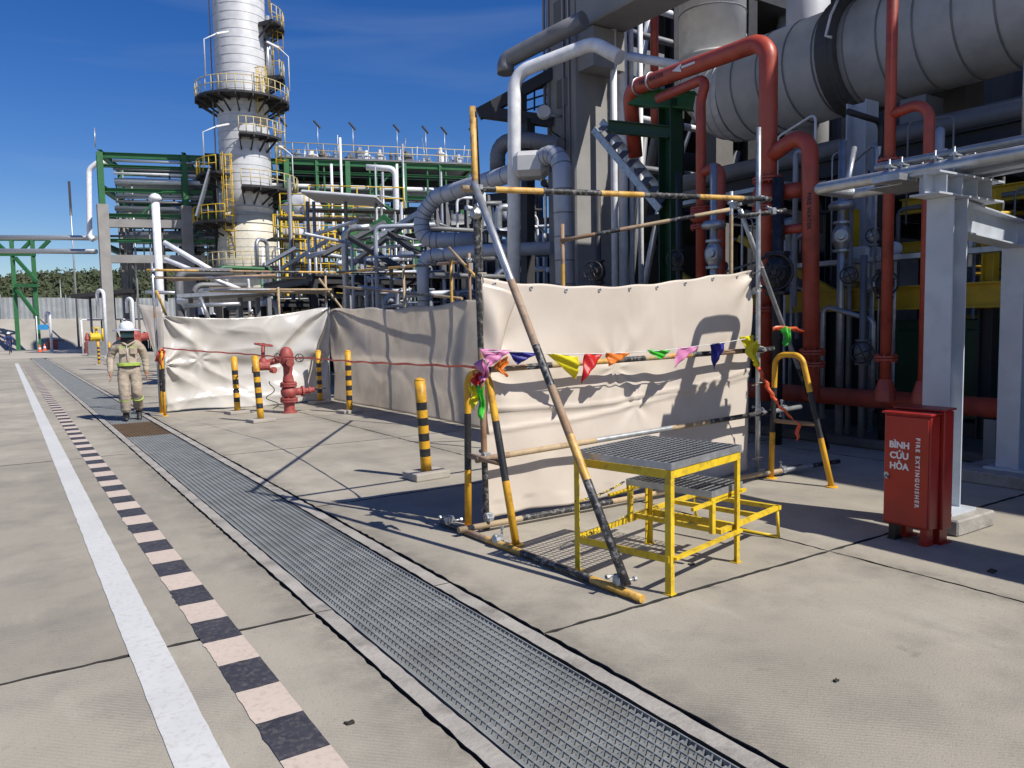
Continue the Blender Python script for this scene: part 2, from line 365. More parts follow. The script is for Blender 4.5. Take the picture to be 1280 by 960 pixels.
# ---- drain grating, serrated bars, one panel mesh shared by all
def grating_panel(w, ln, pitch, tooth, h, t=.004, rods=8):
    b = MB(); n = int(ln/pitch); nt = int(w/tooth)
    for i in range(n):
        y = (i+.5)*pitch; prof = []
        for k in range(nt+1):
            x = -w/2 + w*k/nt
            prof.append((x, -h)); prof.append((x, 0.0 if k in (0, nt) else -.004))
            if k < nt: 
                prof.append((x+w/nt*.25, None)); 
        # front/back faces as quads between teeth
        xs, zs = [], []
        for k in range(nt):
            x = -w/2 + w*k/nt; d = w/nt
            xs += [x, x+d*.42, x+d*.62]; zs += [0, 0, -.013]
        xs.append(w/2); zs.append(0)
        m = len(xs); vs = []
        for yy in (y-t/2, y+t/2):
            vs += [(x, yy, z) for x, z in zip(xs, zs)] + [(x, yy, -h) for x in xs]
        o = 2*m; fs = []
        for k in range(m-1):
            fs += [(k, m+k, m+k+1, k+1), (o+k, o+k+1, o+m+k+1, o+m+k), (k, k+1, o+k+1, o+k)]
        b.add(vs, fs)
    for r in range(rods+1):
        x = -w/2 + w*r/rods
        th = .0035 if 0 < r < rods else .006; hh = .008 if 0 < r < rods else h
        b.box((x, ln/2, -hh/2-.0005), (th, ln, hh))
    return b
gpan = grating_panel(.625, .997, .997/24, .625/14, .034, t=.006, rods=14)
drain = thing('drain_grating', None, None, (0, 0, 0)); props(drain, kind='structure')
first = None
for k in range(61):
    y = -1.0 + k*1.0
    if first is None:
        first = gpan.build('grating_panel', galv_grate, drain); o = first; first_mesh = first.data
        bm_ = first_mesh.copy(); bm_.materials.clear(); bm_.materials.append(brown_grate)
    else:
        o = bpy.data.objects.new('grating_panel', first_mesh); COL.objects.link(o); o.parent = drain
    if y in (13.0, 14.0): o.data = bm_; o['label'] = 'rust brown grating panel'
    o.location = (1.805, y, random.uniform(-.004, .0005)); o.rotation_euler = (0, 0, random.uniform(-.0015, .0015))

# ---- painted markings
white_line = mat('white_road_paint', (.55, .555, .545), .75, var=.05, scale=3, alt=((.48, .48, .46), .8, .5), dirt=(.36, .34, .30), dirt_amt=.5, dirt_scale=28)
block_white = mat('cream_road_paint', (.54, .45, .375), .75, var=.06, scale=4, alt=((.47, .39, .33), 2, .6), dirt=(.30, .27, .23), dirt_amt=.5, dirt_scale=34)
block_black = mat('black_road_paint', (.035, .034, .045), .7, var=.25, scale=8, alt=((.05, .048, .056), 2, .5), dirt=(.15, .14, .125), dirt_amt=.6, dirt_scale=36)
lm = MB(); n = 520; pts = []
for i in range(n+1):
    y = -2 + 52*i/n; j0, j1 = (random.uniform(-.002, .002)+.004*(random.random() < .05) for _ in 'ab')
    pts += [(.432+j0, y, .004), (.602+j1, y, .004)]
lm.add(pts, [(2*i, 2*i+1, 2*i+3, 2*i+2) for i in range(n)])
o = lm.build('white_line_marking', white_line, origin=(.5, 0, 0)); props(o, kind='structure')
chk = thing('checker_marking', None, None, (0, 0, 0)); props(chk, kind='structure')
def block(y0, y1, m):
    b = MB(); ring = []
    for a, c, nn in (((.765, y0), (.96, y0), 4), ((.96, y0), (.96, y1), 4), ((.96, y1), (.765, y1), 4), ((.765, y1), (.765, y0), random.choice((5, 8, 12)))):
        for i in range(nn):
            t = i/nn; rag = random.choice((.002, .004, .012)) if abs(a[0]-.765) < .001 and abs(c[0]-.765) < .001 else .002
            ring.append((a[0]+(c[0]-a[0])*t+random.uniform(-rag, .4*rag)*(a[1] != c[1])*(1 if i else 0), a[1]+(c[1]-a[1])*t+(random.uniform(-.004, .004) if a[1] == c[1] and i else 0), .004))
    b.add(ring, [list(range(len(ring)))]); b.build('painted_block', m, chk)
y = 2.77-.325*16
for k in range(150):
    block(y, y+.325, block_black if k % 2 == 0 else block_white); y += .325

pp = MB(); pp.box((13.6, 1.6, .06), (9.6, 16.4, .12)); o = pp.build('shade_slab', mat('shade_dark_concrete', (.10, .095, .088), .8, var=.3, scale=1.2, dirt=(.03, .03, .03), dirt_amt=.7, dirt_scale=.9), ground)  # added dark slab: the shade under the pipes is put into its colour
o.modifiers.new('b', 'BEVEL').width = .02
# ---- small litter on the slabs
for (px, py, w, lab) in ((437, 905, .03, 'dark leaf lying by the checkered marking'), (865, 706, .035, 'small dark scrap under the yellow step'), (1240, 715, .06, 'dark lid sunk in the paving beside the joint'), (1045, 852, .02, 'tiny dark chip alone on the bare slab')):
    p = gnd(px, py); b = MB(); rr = [(w*(.6+.4*random.random()))*(1 if i % 2 else .7) for i in range(8)]
    top = [(p.x+math.cos(i*.785)*rr[i], p.y+math.sin(i*.785)*rr[i]*.6, .008+.004*(i % 2)) for i in range(8)]
    b.add(top + [(x, y_, .001) for x, y_, z in top], [list(range(8))]+[(i+8, (i+1) % 8+8, (i+1) % 8, i) for i in range(8)])
    props(b.build('debris', mat('debris_dark', (.03, .025, .02), .8)), lab, 'debris')
# ================================================================ TARPAULINS
tarp_front = mat('cream_tarpaulin', (.70, .625, .54), .34, var=.05, scale=2, dirt=(.55, .47, .4), dirt_amt=.35, dirt_scale=1.5, trans=.18)
tarp_shiny = mat('glossy_pale_tarpaulin', (.63, .605, .56), .18, var=.06, scale=2, dirt=(.45, .42, .38), dirt_amt=.4, dirt_scale=1.2, spec=.9, trans=.18)
tarp_shade = mat('greyish_tarpaulin', (.84, .79, .72), .24, var=.08, scale=1.5, dirt=(.44, .39, .35), dirt_amt=.4, dirt_scale=1.2, trans=.70)
def tarp(name, label, P0, P1, zb, zt, disp, m, nu=90, nv=50, nrm=(0, -1, 0), parent=None, props_=True):
    P0, P1, nrm = Vector(P0), Vector(P1), Vector(nrm); b = MB(); vs = []
    for j in range(nv+1):
        v = j/nv
        for i in range(nu+1):
            u = i/nu; p = P0.lerp(P1, u); z = zb(u)+(zt(u)-zb(u))*v
            vs.append(Vector((p.x, p.y, z)) + nrm*disp(u, v))
    b.add(vs, [(j*(nu+1)+i, j*(nu+1)+i+1, (j+1)*(nu+1)+i+1, (j+1)*(nu+1)+i) for j in range(nv) for i in range(nu)], 0, True)
    o = b.build(name, m)
    if props_: props(o, label, 'tarpaulin')
    sm = o.modifiers.new('thickness', 'SOLIDIFY'); sm.thickness = .003
    return o
def radial(u, v, cu, cv, asp, k, amp, L, ph=0):
    dx, dy = (u-cu)*asp, v-cv; r = math.hypot(dx, dy)+1e-4; th = math.atan2(dy, dx)
    return amp*math.cos(k*th+ph)*math.exp(-r/L)*min(1, r/.06)
def nz(u, v, sx, sy, seed=0): return noise.noise(Vector((u*sx+seed, v*sy-seed*.7, seed*1.3)))
def fold(v, c, w, a): return a*math.exp(-((v-c)/w)**2)
def crease(u, v, sx, sy, seed, a, w=.09):
    return a*max(0, 1-abs(nz(u, v, sx, sy, seed))/w)
def d_front(u, v):
    d = .035*nz(u, v, 4, 2, 3) + .006*nz(u, v, 12, 6, 5) + crease(u, v, 2.2, 1.6, 31, .006, .05)*max(0, nz(u, v, 3, 3, 2)+.3) + crease(u, v, 6, 1.2, 37, .007, .10)*max(0, nz(u, v, 2, 3, 12)+.2)
    d += radial(u, v, -.02, .68, 1.8, 7, .04, .22) + radial(u, v, .44, .62, 1.8, 8, .02, .1) + radial(u, v, .52, .42, 1.8, 6, .014, .1)
    d += radial(u, v, 1.02, .98, 1.8, 7, .03, .2)
    c = .46+.05*u-.03*math.sin(u*3); d += .010*math.tanh((v-c)*60) + fold(v, c, .010, .020)
    c2 = .36+.12*u; d += fold(v, c2, .009, .016)
    # vertical gathers hanging under the upper rail and at the foot
    d += .016*math.sin(u*36+2*nz(u, v, 5, 1, 2))*math.exp(-((v-.62)/.09)**2)*max(0, nz(u, 0, 5, 1, 9)+.2)*2
    d += .02*math.sin(u*30+3*nz(u, v, 3, 1, 7))*max(0, .28-v)*2.4
    d += .05*math.sin(math.pi*u)*math.sin(math.pi*v)*-.6
    if v < .06: d += .02*nz(u, v, 20, 3, 1)
    return d-.01
def zt_front(u): 
    return 1.955 + .145*max(0, (u-.35)/.65)**1.6 - .035*math.sin(math.pi*min(1, u/.8)) + (.03*math.exp(-u/.03)) + .006*math.sin(u*40)
t = tarp('tarpaulin', 'cream tarpaulin screen tied to the tall scaffold behind the yellow step', (3.12, 5.16, 0), (6.30, 5.16, 0), lambda u: .06+.015*math.sin(u*14), zt_front, d_front, tarp_front, 150, 90)
for k in range(9):
    u = (k+.4)/9; m = MB(); p = V((3.12+3.18*u, 5.16-d_front(u, .985)-.006, .06+(zt_front(u)-.06)*.982)); m.torus(p, (0, 1, 0), .013, .004, 12, 5); m.build('eyelet', galv, t)
tcm = mat('tie_cord', (.5, .46, .38), .8)
for a, b in (((3.13, 5.13, 1.93), (3.09, 5.08, 2.0)), ((6.28, 5.13, 2.07), (6.345, 5.08, 2.13)), ((3.13, 5.13, 1.32), (3.09, 5.07, 1.34)), ((6.29, 5.13, .95), (6.345, 5.08, .98)), ((6.29, 5.13, .2), (6.345, 5.08, .22))):
    m = MB(); m.tube([a, V(a).lerp(V(b), .5)+V((0, -.01, -.012)), b], .005, 6); m.torus(b, (0, 0, 1), .034, .005, 14, 5); m.build('tie_cord', tcm, t)
# flap of the same sheet folded back round the left upright
def d_flap(u, v): return .05*nz(u, v, 2, 3, 8)+.03*math.sin(u*5+v*6)
tb_ = MB(); nu, nv = 16, 40; vs = []
for j in range(nv+1):
    v = j/nv; wd = .34*max(.06, abs(v-.32)/.68)**.8 if v > .32 else .05+.10*(.32-v)
    for i in range(nu+1):
        u = i/nu; z = .75+1.19*v - .10*u*v
        vs.append((3.115+wd*u*.95*(1 if v > .32 else .3), 5.145-.055*math.sin(math.pi*u)-.012*u-.014*math.sin(v*16+u*5)-.004, z))
tb_.add(vs, [(j*(nu+1)+i, j*(nu+1)+i+1, (j+1)*(nu+1)+i+1, (j+1)*(nu+1)+i) for j in range(nv) for i in range(nu)], 0, True)
fo = tb_.build('folded_flap', tarp_front, t)
sm = fo.modifiers.new('thickness', 'SOLIDIFY'); sm.thickness = .003

def d_far(u, v):
    d = .12*nz(u, v, 3, 2.5, 21) + .02*nz(u, v, 7, 6, 23) + crease(u+v*.3, v, 3.2, 2.2, 51, .022, .2) + crease(u-v*.4, v, 4.5, 2, 57, .012, .12)
    d += radial(u, v, .0, 1.0, 1.8, 8, .07, .35) + radial(u, v, 1.0, 1.0, 1.8, 9, .08, .5) + radial(u, v, .0, .5, 1.8, 8, .06, .3) + radial(u, v, .2, .55, 1.8, 7, .03, .15) + radial(u, v, 1., .45, 1.8, 7, .05, .35)
    d += .05*math.tanh((v-.5-.05*math.sin(u*6))*18) + .06*(1-v)**2
    for cu, cv, an, ln, am in ((.12, .80, -.7, .22, .05), (.08, .36, -.6, .25, .06), (.30, .38, -.5, .3, .05), (.75, .75, .75, .5, .06), (.88, .5, 1.2, .4, .06), (.62, .40, .15, .3, .04), (.5, .66, .05, .2, .035), (.93, .72, 1.1, .3, .05), (.2, .12, .1, .6, .05), (.7, .1, -.05, .6, .05), (.42, .86, -.15, .2, .03)):
        dx, dy = (u-cu)*1.8, v-cv; a_ = dx*math.cos(an)+dy*math.sin(an); b_ = -dx*math.sin(an)+dy*math.cos(an)
        d += am*math.exp(-abs(b_)/.045)*math.exp(-(a_/ln)**2)
    d -= .10*math.sin(math.pi*u)*math.sin(math.pi*v)
    return d
tarp('tarpaulin', 'glossy pale crumpled tarpaulin behind the red hydrant', (2.60, 16.35, 0), (5.98, 16.35, 0), lambda u: .02+.02*math.sin(u*9), lambda u: 1.91-.30*math.sin(math.pi*min(1, u*1.05))*.45+.16*u, d_far, tarp_shiny, 130, 70)
def d_side(u, v):
    d = .06*nz(u, v, 5, 2, 41) + .01*nz(u, v, 16, 4, 43) + crease(u, v, 7, 1.5, 61, .010, .12) + crease(u, v, 16, 1.2, 67, .005, .12) + radial(u, v, 0, 1, 3, 8, .05, .4) + radial(u, v, .75, 1, 3, 7, .04, .3)
    d += .02*math.tanh((v-.45-.05*math.sin(u*5))*40) + .05*max(0, .25-v)*math.sin(u*50)
    return d
tarp('tarpaulin', 'long greyish tarpaulin in its own shade running back behind the single bollard', (6.02, 16.3, 0), (6.12, 5.9, 0), lambda u: .03, lambda u: 2.0+.035*math.sin(u*11)-.05*math.sin(math.pi*u*2)**2+.02*math.sin(u*37), d_side, tarp_shade, 190, 50, nrm=(-1, 0, 0))
# narrow shaded piece beyond the walker
tp = MB(); a = [gnd(200, 497), gnd(196, 497)]
q = [dep(172, 380, 18.5), dep(203, 384, 18.5), dep(204, 470, 18.5), dep(192, 440, 18.5)]
vs = []; nn = 10
for j in range(nn+1):
    for i in range(nn+1):
        s_, r_ = i/nn, j/nn; p = q[0].lerp(q[1], s_).lerp(q[3].lerp(q[2], s_), r_); vs.append(p+Vector((0, -.04*nz(s_, r_, 4, 4, 3), 0)))
tp.add(vs, [(j*(nn+1)+i, j*(nn+1)+i+1, (j+1)*(nn+1)+i+1, (j+1)*(nn+1)+i) for j in range(nn) for i in range(nn)], 0, True)
o = tp.build('tarpaulin', tarp_shade); props(o, 'small grey slanting tarpaulin corner just beyond the walking worker', 'tarpaulin'); o.modifiers.new('thickness', 'SOLIDIFY').thickness = .004

# ================================================================ SCAFFOLDS
TR = .0245
SM = [pole_yellow, pole_black, pole_rust, pole_tan, galv]
Yl, Bk, Ru, Ta, Ga = 0, 1, 2, 3, 4
def stube(par, a, b, bands=None, mi=Ga, r=TR, name='scaffold_tube', label=None):
    L = (Vector(b)-Vector(a)).length
    if bands:
        tot = sum(x for x, _ in bands); bands = [(x*L/tot, k) for x, k in bands]
    m = MB(); n = max(2, int(L/.6)); pts = [Vector(a).lerp(Vector(b), i/n) for i in range(n+1)]
    m.tube(pts, r, 12, mi, bands=bands)
    o = m.build(name, SM, par)
    if label: o['label'] = label
    return o
def coupler(par, p, d=(1, 0, 0), e=(0, 0, 1), sc=1.0):
    p = Vector(p); d = Vector(d).normalized(); e = Vector(e).normalized(); m = MB()
    m.lathe(p-d*.03*sc, [(.036*sc, 0), (.038*sc, .03*sc), (.036*sc, .06*sc)], 10, 0, d); m.lathe(p-e*.03*sc, [(.036*sc, 0), (.038*sc, .03*sc), (.036*sc, .06*sc)], 10, 0, e)
    n = d.cross(e).normalized()
    m.tube([p+n*.02-d*.035*sc, p+n*.09*sc-d*.035*sc], .008*sc, 6, 0); m.lathe(p+n*.075*sc-d*.035*sc, [(.016*sc, 0), (.016*sc, .018*sc)], 6, 0, n)
    m.tube([p-n*.02+e*.035*sc, p-n*.09*sc+e*.035*sc], .008*sc, 6, 0); m.lathe(p-n*.09*sc+e*.035*sc, [(.016*sc, 0), (.016*sc, .018*sc)], 6, 0, n)
    return m.build('coupler', [galv], par)
sf = thing('scaffold', 'tall black and yellow tube scaffold carrying the cream screen behind the yellow step', 'scaffold', (3.08, 5.08, 0))
stube(sf, (3.10, 5.10, .0), (3.05, 5.10, 3.25), [(.25, Bk), (.3, Bk), (.35, Ru), (.55, Ru), (.75, Bk), (.45, Bk), (.12, Ru), (.55, Yl)])
stube(sf, (6.35, 5.10, .0), (6.33, 5.10, 3.50), None, Ga)
stube(sf, (2.90, 5.03, 2.62), (6.42, 5.03, 2.80), [(.14, Ta), (.16, Bk), (.46, Yl), (.62, Bk), (.5, Yl), (.72, Bk), (.62, Yl), (.42, Bk)])
stube(sf, (3.02, 5.04, 1.26), (6.50, 5.04, 1.315), [(.1, Bk), (.35, Ru), (.25, Bk), (.4, Ta), (.3, Yl), (.35, Bk), (.3, Ta), (.3, Yl), (.4, Bk), (.3, Ru), (.5, Bk)])
stube(sf, (2.98, 5.04, .57), (6.95, 5.04, .69), [(.3, Ru), (.9, Ta), (.9, Ga), (.5, Ta), (.9, Bk), (.5, Ga)])
stube(sf, (2.80, 5.02, .055), (6.95, 5.02, .06), [(.55, Ta), (.3, Bk), (.6, Bk), (.9, Ta), (.4, Bk), (.5, Ta), (.7, Bk)])
stube(sf, (2.86, 5.42, .03), (2.955, 3.17, .03), [(.35, Bk), (.35, Ru), (.45, Yl), (.75, Bk), (.45, Yl)])          # foot tube along the ground
stube(sf, (2.99, 5.00, 2.66), (2.955, 3.30, .07), r=.028, bands=[(1.0, Ga), (.35, Ru), (.25, Ru), (.35, Bk), (.4, Ru), (.35, Yl), (.75, Bk)], label='long diagonal brace, galvanised above and flaking black below')
e_ = gnd(1035, 562); stube(sf, ony(925, 262, 5.2), (e_.x, e_.y, .02), [(1.9, Ga), (1.2, Bk)])
stube(sf, ony(700, 301, 7.4), ony(912, 262, 6.3), [(.7, Ru), (.5, Bk), (.4, Ru), (.6, Ta), (.5, Bk), (.7, Ta)])
stube(sf, (3.05, 5.08, 3.19), (6.05, 9.95, 3.19), None, Bk)
p = ony(914, 250, 6.35); stube(sf, (p.x, p.y, 1.4), (p.x, p.y, p.z+.1), [(1.6, Ta), (.3, Ga)])
p = ony(703, 296, 7.4); stube(sf, (p.x, p.y, .3), (p.x, p.y, p.z+.15), [(1.2, Bk), (.5, Yl), (.4, Ru)])
stube(sf, (6.05, 9.95, 0), (6.05, 9.95, 3.25), None, Bk)
stube(sf, (6.18, 5.02, .06), (7.5, 4.95, .06), [(.4, Ta), (.4, Ga), (.4, Bk)])
stube(sf, (6.05, 5.1, 2.62), (6.75, 5.1, 2.72), None, Bk)
for pt, d, e in (((3.07, 5.06, 2.63), (1, 0, 0), (0, 0, 1)), ((3.03, 5.05, 2.45), (1, 0, 0), (0, .5, .8)), ((3.09, 5.07, 1.26), (1, 0, 0), (0, 0, 1)), ((3.09, 5.07, .58), (1, 0, 0), (0, 0, 1)), ((3.10, 5.07, .10), (1, 0, 0), (0, 0, 1)),
                 ((2.955, 3.36, .09), (0, 1, 0), (0, .6, .8)), ((2.90, 4.62, .06), (0, 1, 0), (1, 0, 0)), ((2.865, 5.28, .07), (0, 1, 0), (0, 0, 1)), ((6.34, 5.07, 2.80), (1, 0, 0), (0, 0, 1)), ((6.0, 5.1, 2.72), (1, 0, 0), (0, 0, 1)),
                 ((6.34, 5.07, 1.31), (1, 0, 0), (0, 0, 1)), ((6.34, 5.07, .69), (1, 0, 0), (0, 0, 1)), ((6.7, 5.06, .69), (1, 0, 0), (0, 1, 0)), ((6.36, 5.06, .07), (1, 0, 0), (0, 0, 1)), ((6.62, 5.0, .07), (1, 0, 0), (0, 1, 0)), ((6.55, 5.1, 2.7), (0, 1, 0), (0, 0, 1)), ((6.34, 5.12, 1.9), (1, 0, 0), (0, .5, .8))):
    coupler(sf, pt, d, e)
# low scaffold carrying the far screens
sb = thing('scaffold', 'low tube scaffold standing behind the far tarpaulins', 'scaffold', (4.2, 16.6, 0))
stube(sb, (2.52, 16.5, 0), (2.50, 16.5, 2.95), [(1.9, Ga), (.2, Ru), (.9, Ga)])
stube(sb, (2.40, 16.5, 2.80), (8.4, 16.5, 2.86), [(.8, Yl), (.5, Bk), (.7, Ru), (.5, Bk), (1., Yl), (.7, Bk), (.8, Yl)])
stube(sb, (2.45, 16.6, 2.66), (5.6, 16.6, 2.72), [(1, Ta), (1, Ga), (1, Ta)])
for x, z, bd in ((4.35, 2.0, [(1.5, Bk), (.5, Ru)]), (4.95, 2.5, [(1.5, Ga), (.5, Ta)]), (6.0, 2.9, [(1.5, Ga), (.5, Ta)])): stube(sb, (x, 16.5, 0), (x, 16.5, z), bd)
stube(sb, (6.1, 16.3, 2.45), (3.5, 16.9, 2.45), [(1, Ta), (1, Ga)])
stube(sb, (5.85, 16.5, 2.70), (6.5, 16.2, 1.70), [(1, Ta)])
stube(sb, (6.2, 16.3, 2.83), (6.3, 10.4, 2.62), [(1, Bk), (.7, Yl), (.6, Bk), (1., Yl), (.7, Bk), (.6, Ru), (.6, Bk)])
stube(sb, (6.2, 16.3, 2.52), (6.3, 11.0, 2.05), [(1, Ta), (.7, Bk), (.6, Ru), (1., Bk), (.7, Ta)])
for y, z, bd in ((13.0, 2.75, [(1.5, Ga), (.7, Ta)]), (11.2, 2.7, [(1.5, Ga), (.7, Yl)]), (10.6, 2.75, [(1.5, Ga), (.7, Ru)])): stube(sb, (6.22, y, 0), (6.22, y, z), bd)
stube(sb, (6.25, 11.3, 2.9), (6.2, 10.2, 2.25), [(.5, Ta), (.5, Yl)])
stube(sb, (2.55, 16.45, 2.4), (2.75, 16.7, 1.9), [(.5, Yl)])
# faint shoring rod (leaning) seen through the sheet: stands in front of it at the left
for pt in ((2.51, 16.47, 2.8), (2.51, 16.55, 2.67), (6.0, 16.47, 2.84), (6.22, 13, 2.72), (6.22, 10.6, 2.64), (4.35, 16.47, 2.0)): coupler(sb, pt, (1, 0, 0), (0, 0, 1))

# ================================================================ HOOP BARRIERS
HM = [yellow, black_paint]
def hoop(label, a, b, apex_z, r=.028, mid=True, bands=True, la=.06, lb=.5):
    a, b = Vector(a), Vector(b); c = a.lerp(b, .5); o = thing('barrier_hoop', label, 'barrier', c)
    t_ = Vector((0, 0, apex_z)); pa = a+(b-a)*la+t_; pb = b+(a-b)*lb+t_
    pts = fillet([a+Vector((0, 0, .01)), pa, pb, b+Vector((0, 0, .01))], .11, 7)
    m = MB(); L = sum((q-p).length for p, q in zip(pts, pts[1:]))
    s1 = L*.17; s2 = L*.165; m.tube(pts, r, 14, 0, bands=[(s1, 0), (s2, 1), (L-2*(s1+s2), 0), (s2, 1), (s1, 0)])
    ht = m.build('hoop_tube', HM, o)
    m = MB(); z = apex_z*.47; m.tube([a+(b-a)*la*.47+Vector((0, 0, z)), b+(a-b)*lb*.47+Vector((0, 0, z))], .022, 10); m.build('cross_bar', [pole_rust], o)
    for q in (a, b):
        m = MB(); m.lathe((q.x, q.y, 0), [(.06, 0), (.06, .008), (.045, .014)], 14); m.build('foot_plate', [yellow], ht)
    return o
hoop('yellow and black pipe hoop tied with flags at the left end of the cream screen', (3.0, 5.22, 0), (3.03, 4.58, 0), 1.24)
hoop('yellow and black pipe hoop with orange tape at the right end of the cream screen', (6.43, 5.0, 0), (6.53, 4.38, 0), 1.26)
hoop('yellow and black pipe hoop barrier beside the walking worker', (2.47, 15.70, 0), (2.50, 16.26, 0), 1.24)

# ================================================================ BUNTING, TAPES
def cloth(col, name, rough=.45): return mat(name, col, rough, var=.08, scale=5, trans=.35)
FC = {'pink': (.72, .28, .52), 'blue': (.03, .03, .30), 'yellow': (.80, .72, .02), 'red': (.65, .02, .02), 'orange': (.78, .24, .03), 'green': (.08, .62, .06)}
bt = thing('bunting', 'string of coloured triangular pennants hung across the cream screen', 'bunting', (3.1, 4.93, 1.3))
m = MB(); ends = [ony(606, 440, 4.9), ony(640, 439, 4.93), ony(700, 443, 4.93), ony(760, 442, 4.93), ony(830, 438, 4.93), ony(900, 429, 4.93), ony(947, 421, 4.93)]
m.tube(ends, .004, 6); m.build('cord', mat('white_cord', (.6, .6, .58), .6), bt)
flags = [(600, 436, 640, 438, 612, 458, 'pink'), (636, 440, 674, 441, 648, 455, 'blue'), (683, 441, 722, 446, 722, 474, 'yellow'), (731, 442, 752, 443, 727, 480, 'red'), (757, 441, 788, 441, 760, 459, 'orange'), (808, 437, 838, 438, 823, 451, 'green'), (848, 434, 874, 433, 842, 460, 'pink'), (888, 430, 906, 428, 894, 463, 'blue'), (925, 421, 941, 419, 944, 452, 'yellow')]
for i, (ax, ay, bx, by, cx, cy, colr) in enumerate(flags):
    A, B_, C_ = ony(ax, ay, 4.93), ony(bx, by, 4.93), ony(cx, cy, 4.90+.02*(i % 3)); m = MB(); n = 10; vs = []; fs = []
    idx = {}
    for r in range(n+1):
        for q in range(n+1-r):
            s_ = q/n; t_ = r/n; p = A*(1-s_-t_)+B_*s_+C_*t_
            bulge = .035*math.sin(math.pi*s_*1.3+i)*t_ + .05*math.sin(math.pi*min(1, t_*1.1))*(.5-(s_+t_*.5)) + .012*math.sin(9*(s_-t_)+i)
            idx[(q, r)] = len(vs); vs.append(p+Vector((0.3*bulge, bulge, -.01*math.sin(6*s_+i)*t_)))
    for r in range(n):
        for q in range(n-r):
            fs.append((idx[(q, r)], idx[(q+1, r)], idx[(q, r+1)]))
            if q+r < n-1: fs.append((idx[(q+1, r)], idx[(q+1, r+1)], idx[(q, r+1)]))
    m.add(vs, fs, 0, True); f = m.build('pennant', cloth(FC[colr], colr+'_pennant'), bt); f['label'] = colr+' pennant'; f.modifiers.new('thickness', 'SOLIDIFY').thickness = .0015
# bundle of flags knotted round the left hoop and at the right end
def rag(name, label, cat, center, colr, w, h, seed, r0=0, grp=None):
    m = MB(); n = 12; vs = []; rr = random.Random(seed); a0 = rr.random()*6
    for j in range(n+1):
        v = j/n
        for i in range(n+1):
            u = i/n-.5; ww = w*(1-.8*v)*(1+.25*math.sin(v*5+seed))
            vs.append(Vector(center)+Vector((u*ww+.02*math.sin(v*7+seed), -.03*math.sin(u*9+v*4+seed)-.02*math.sin(v*6+seed*2), -h*v+.02*math.sin(u*8+seed))))
    m.add(vs, [(j*(n+1)+i, j*(n+1)+i+1, (j+1)*(n+1)+i+1, (j+1)*(n+1)+i) for j in range(n) for i in range(n)], 0, True)
    o = m.build(name, cloth(FC[colr], colr+'_pennant')); props(o, label, cat, grp); o.modifiers.new('thickness', 'SOLIDIFY').thickness = .0015; return o
hp = [('pink', 604, 452, 4.74, .12, .13), ('green', 601, 484, 4.75, .07, .22), ('yellow', 592, 482, 4.80, .09, .16), ('red', 598, 466, 4.78, .13, .10), ('orange', 627, 448, 4.78, .08, .12)]
for k, (c_, px, py, y_, w, h) in enumerate(hp):
    rag('knotted_flag', c_+' flag bundled round the top of the left hoop barrier', 'flag', ony(px, py, y_), c_, w, h, k+3)
tapeM = mat('orange_tape', (.80, .15, .06), .4, var=.08, trans=.3)
redtape = mat('red_barrier_tape', (.72, .10, .07), .4, var=.25, scale=3, trans=.2)
def ribbon(name, label, cat, pts, w, m_, twist=.0, par=None, n=30):
    pts = [Vector(p) for p in pts]; L = [0]
    for a, b in zip(pts, pts[1:]): L.append(L[-1]+(b-a).length)
    m = MB(); vs = []
    for k in range(n+1):
        s_ = L[-1]*k/n; i = min(len(pts)-2, max(j for j in range(len(L)) if L[j] <= s_+1e-9)); t_ = (s_-L[i])/(L[i+1]-L[i]); p = pts[i].lerp(pts[i+1], t_)
        d = (pts[i+1]-pts[i]).normalized(); up_ = Vector((0, 0, 1)) if abs(d.z) < .8 else Vector((1, 0, 0)); a = twist*k/n*6.28+.5*math.sin(k*.9); R = Matrix.Rotation(a*.5, 3, d); wv = R @ up_*w/2
        p = p + Vector((0, .3*w*math.sin(k*1.7), .2*w*math.sin(k*1.1))); vs += [p-wv, p+wv]
    m.add(vs, [(2*k, 2*k+2, 2*k+3, 2*k+1) for k in range(n)], 0, True); o = m.build(name, m_, par)
    o.modifiers.new('thickness', 'SOLIDIFY').thickness = .0012
    return props(o, label, cat) if label else o
ribbon('warning_tape', 'orange plastic tape trailing from the right hoop barrier', 'tape', [ony(946, 456, 4.9), ony(955, 474, 4.85), ony(970, 503, 4.8), ony(986, 519, 4.75), ony(998, 530, 4.7), ony(996, 552, 4.7)], .045, tapeM, .6)
ribbon('tape_knot', 'short orange tape tied round the right diagonal brace', 'tape', [ony(966, 412, 5.2), ony(985, 410, 5.15), ony(1002, 414, 5.2)], .05, tapeM, .3, n=10)
rag('knotted_flag', 'green flag tied to the right diagonal brace', 'flag', ony(983, 410, 5.12), 'green', .1, .17, 9)
rag('knotted_flag', 'yellow flag bundled at the top of the right hoop barrier', 'flag', ony(942, 428, 4.84), 'yellow', .14, .22, 14)
zt = [ony(203, 436, 15.9), V((3.72, 13.76, 1.12))+V((0, 0, .02)), ony(450, 452, 9.0), ony(596, 459, 5.0)]
a_, b_ = zt[0], V((3.03, 4.9, 1.2))
L_ = [ony(203, 435, 15.9)]
for px, py, yy in ((250, 439, 14.4), (300, 442, 13.0), (345, 446, 11.4), (390, 448, 10.2), (440, 452, 8.6), (500, 455, 7.0), (550, 457, 6.0), (596, 459, 5.1)): L_.append(ony(px, py, yy))
ribbon('barrier_tape', 'long red barrier tape stretched from the far hoop past the bollards to the flags', 'tape', L_, .024, redtape, .2, n=90)
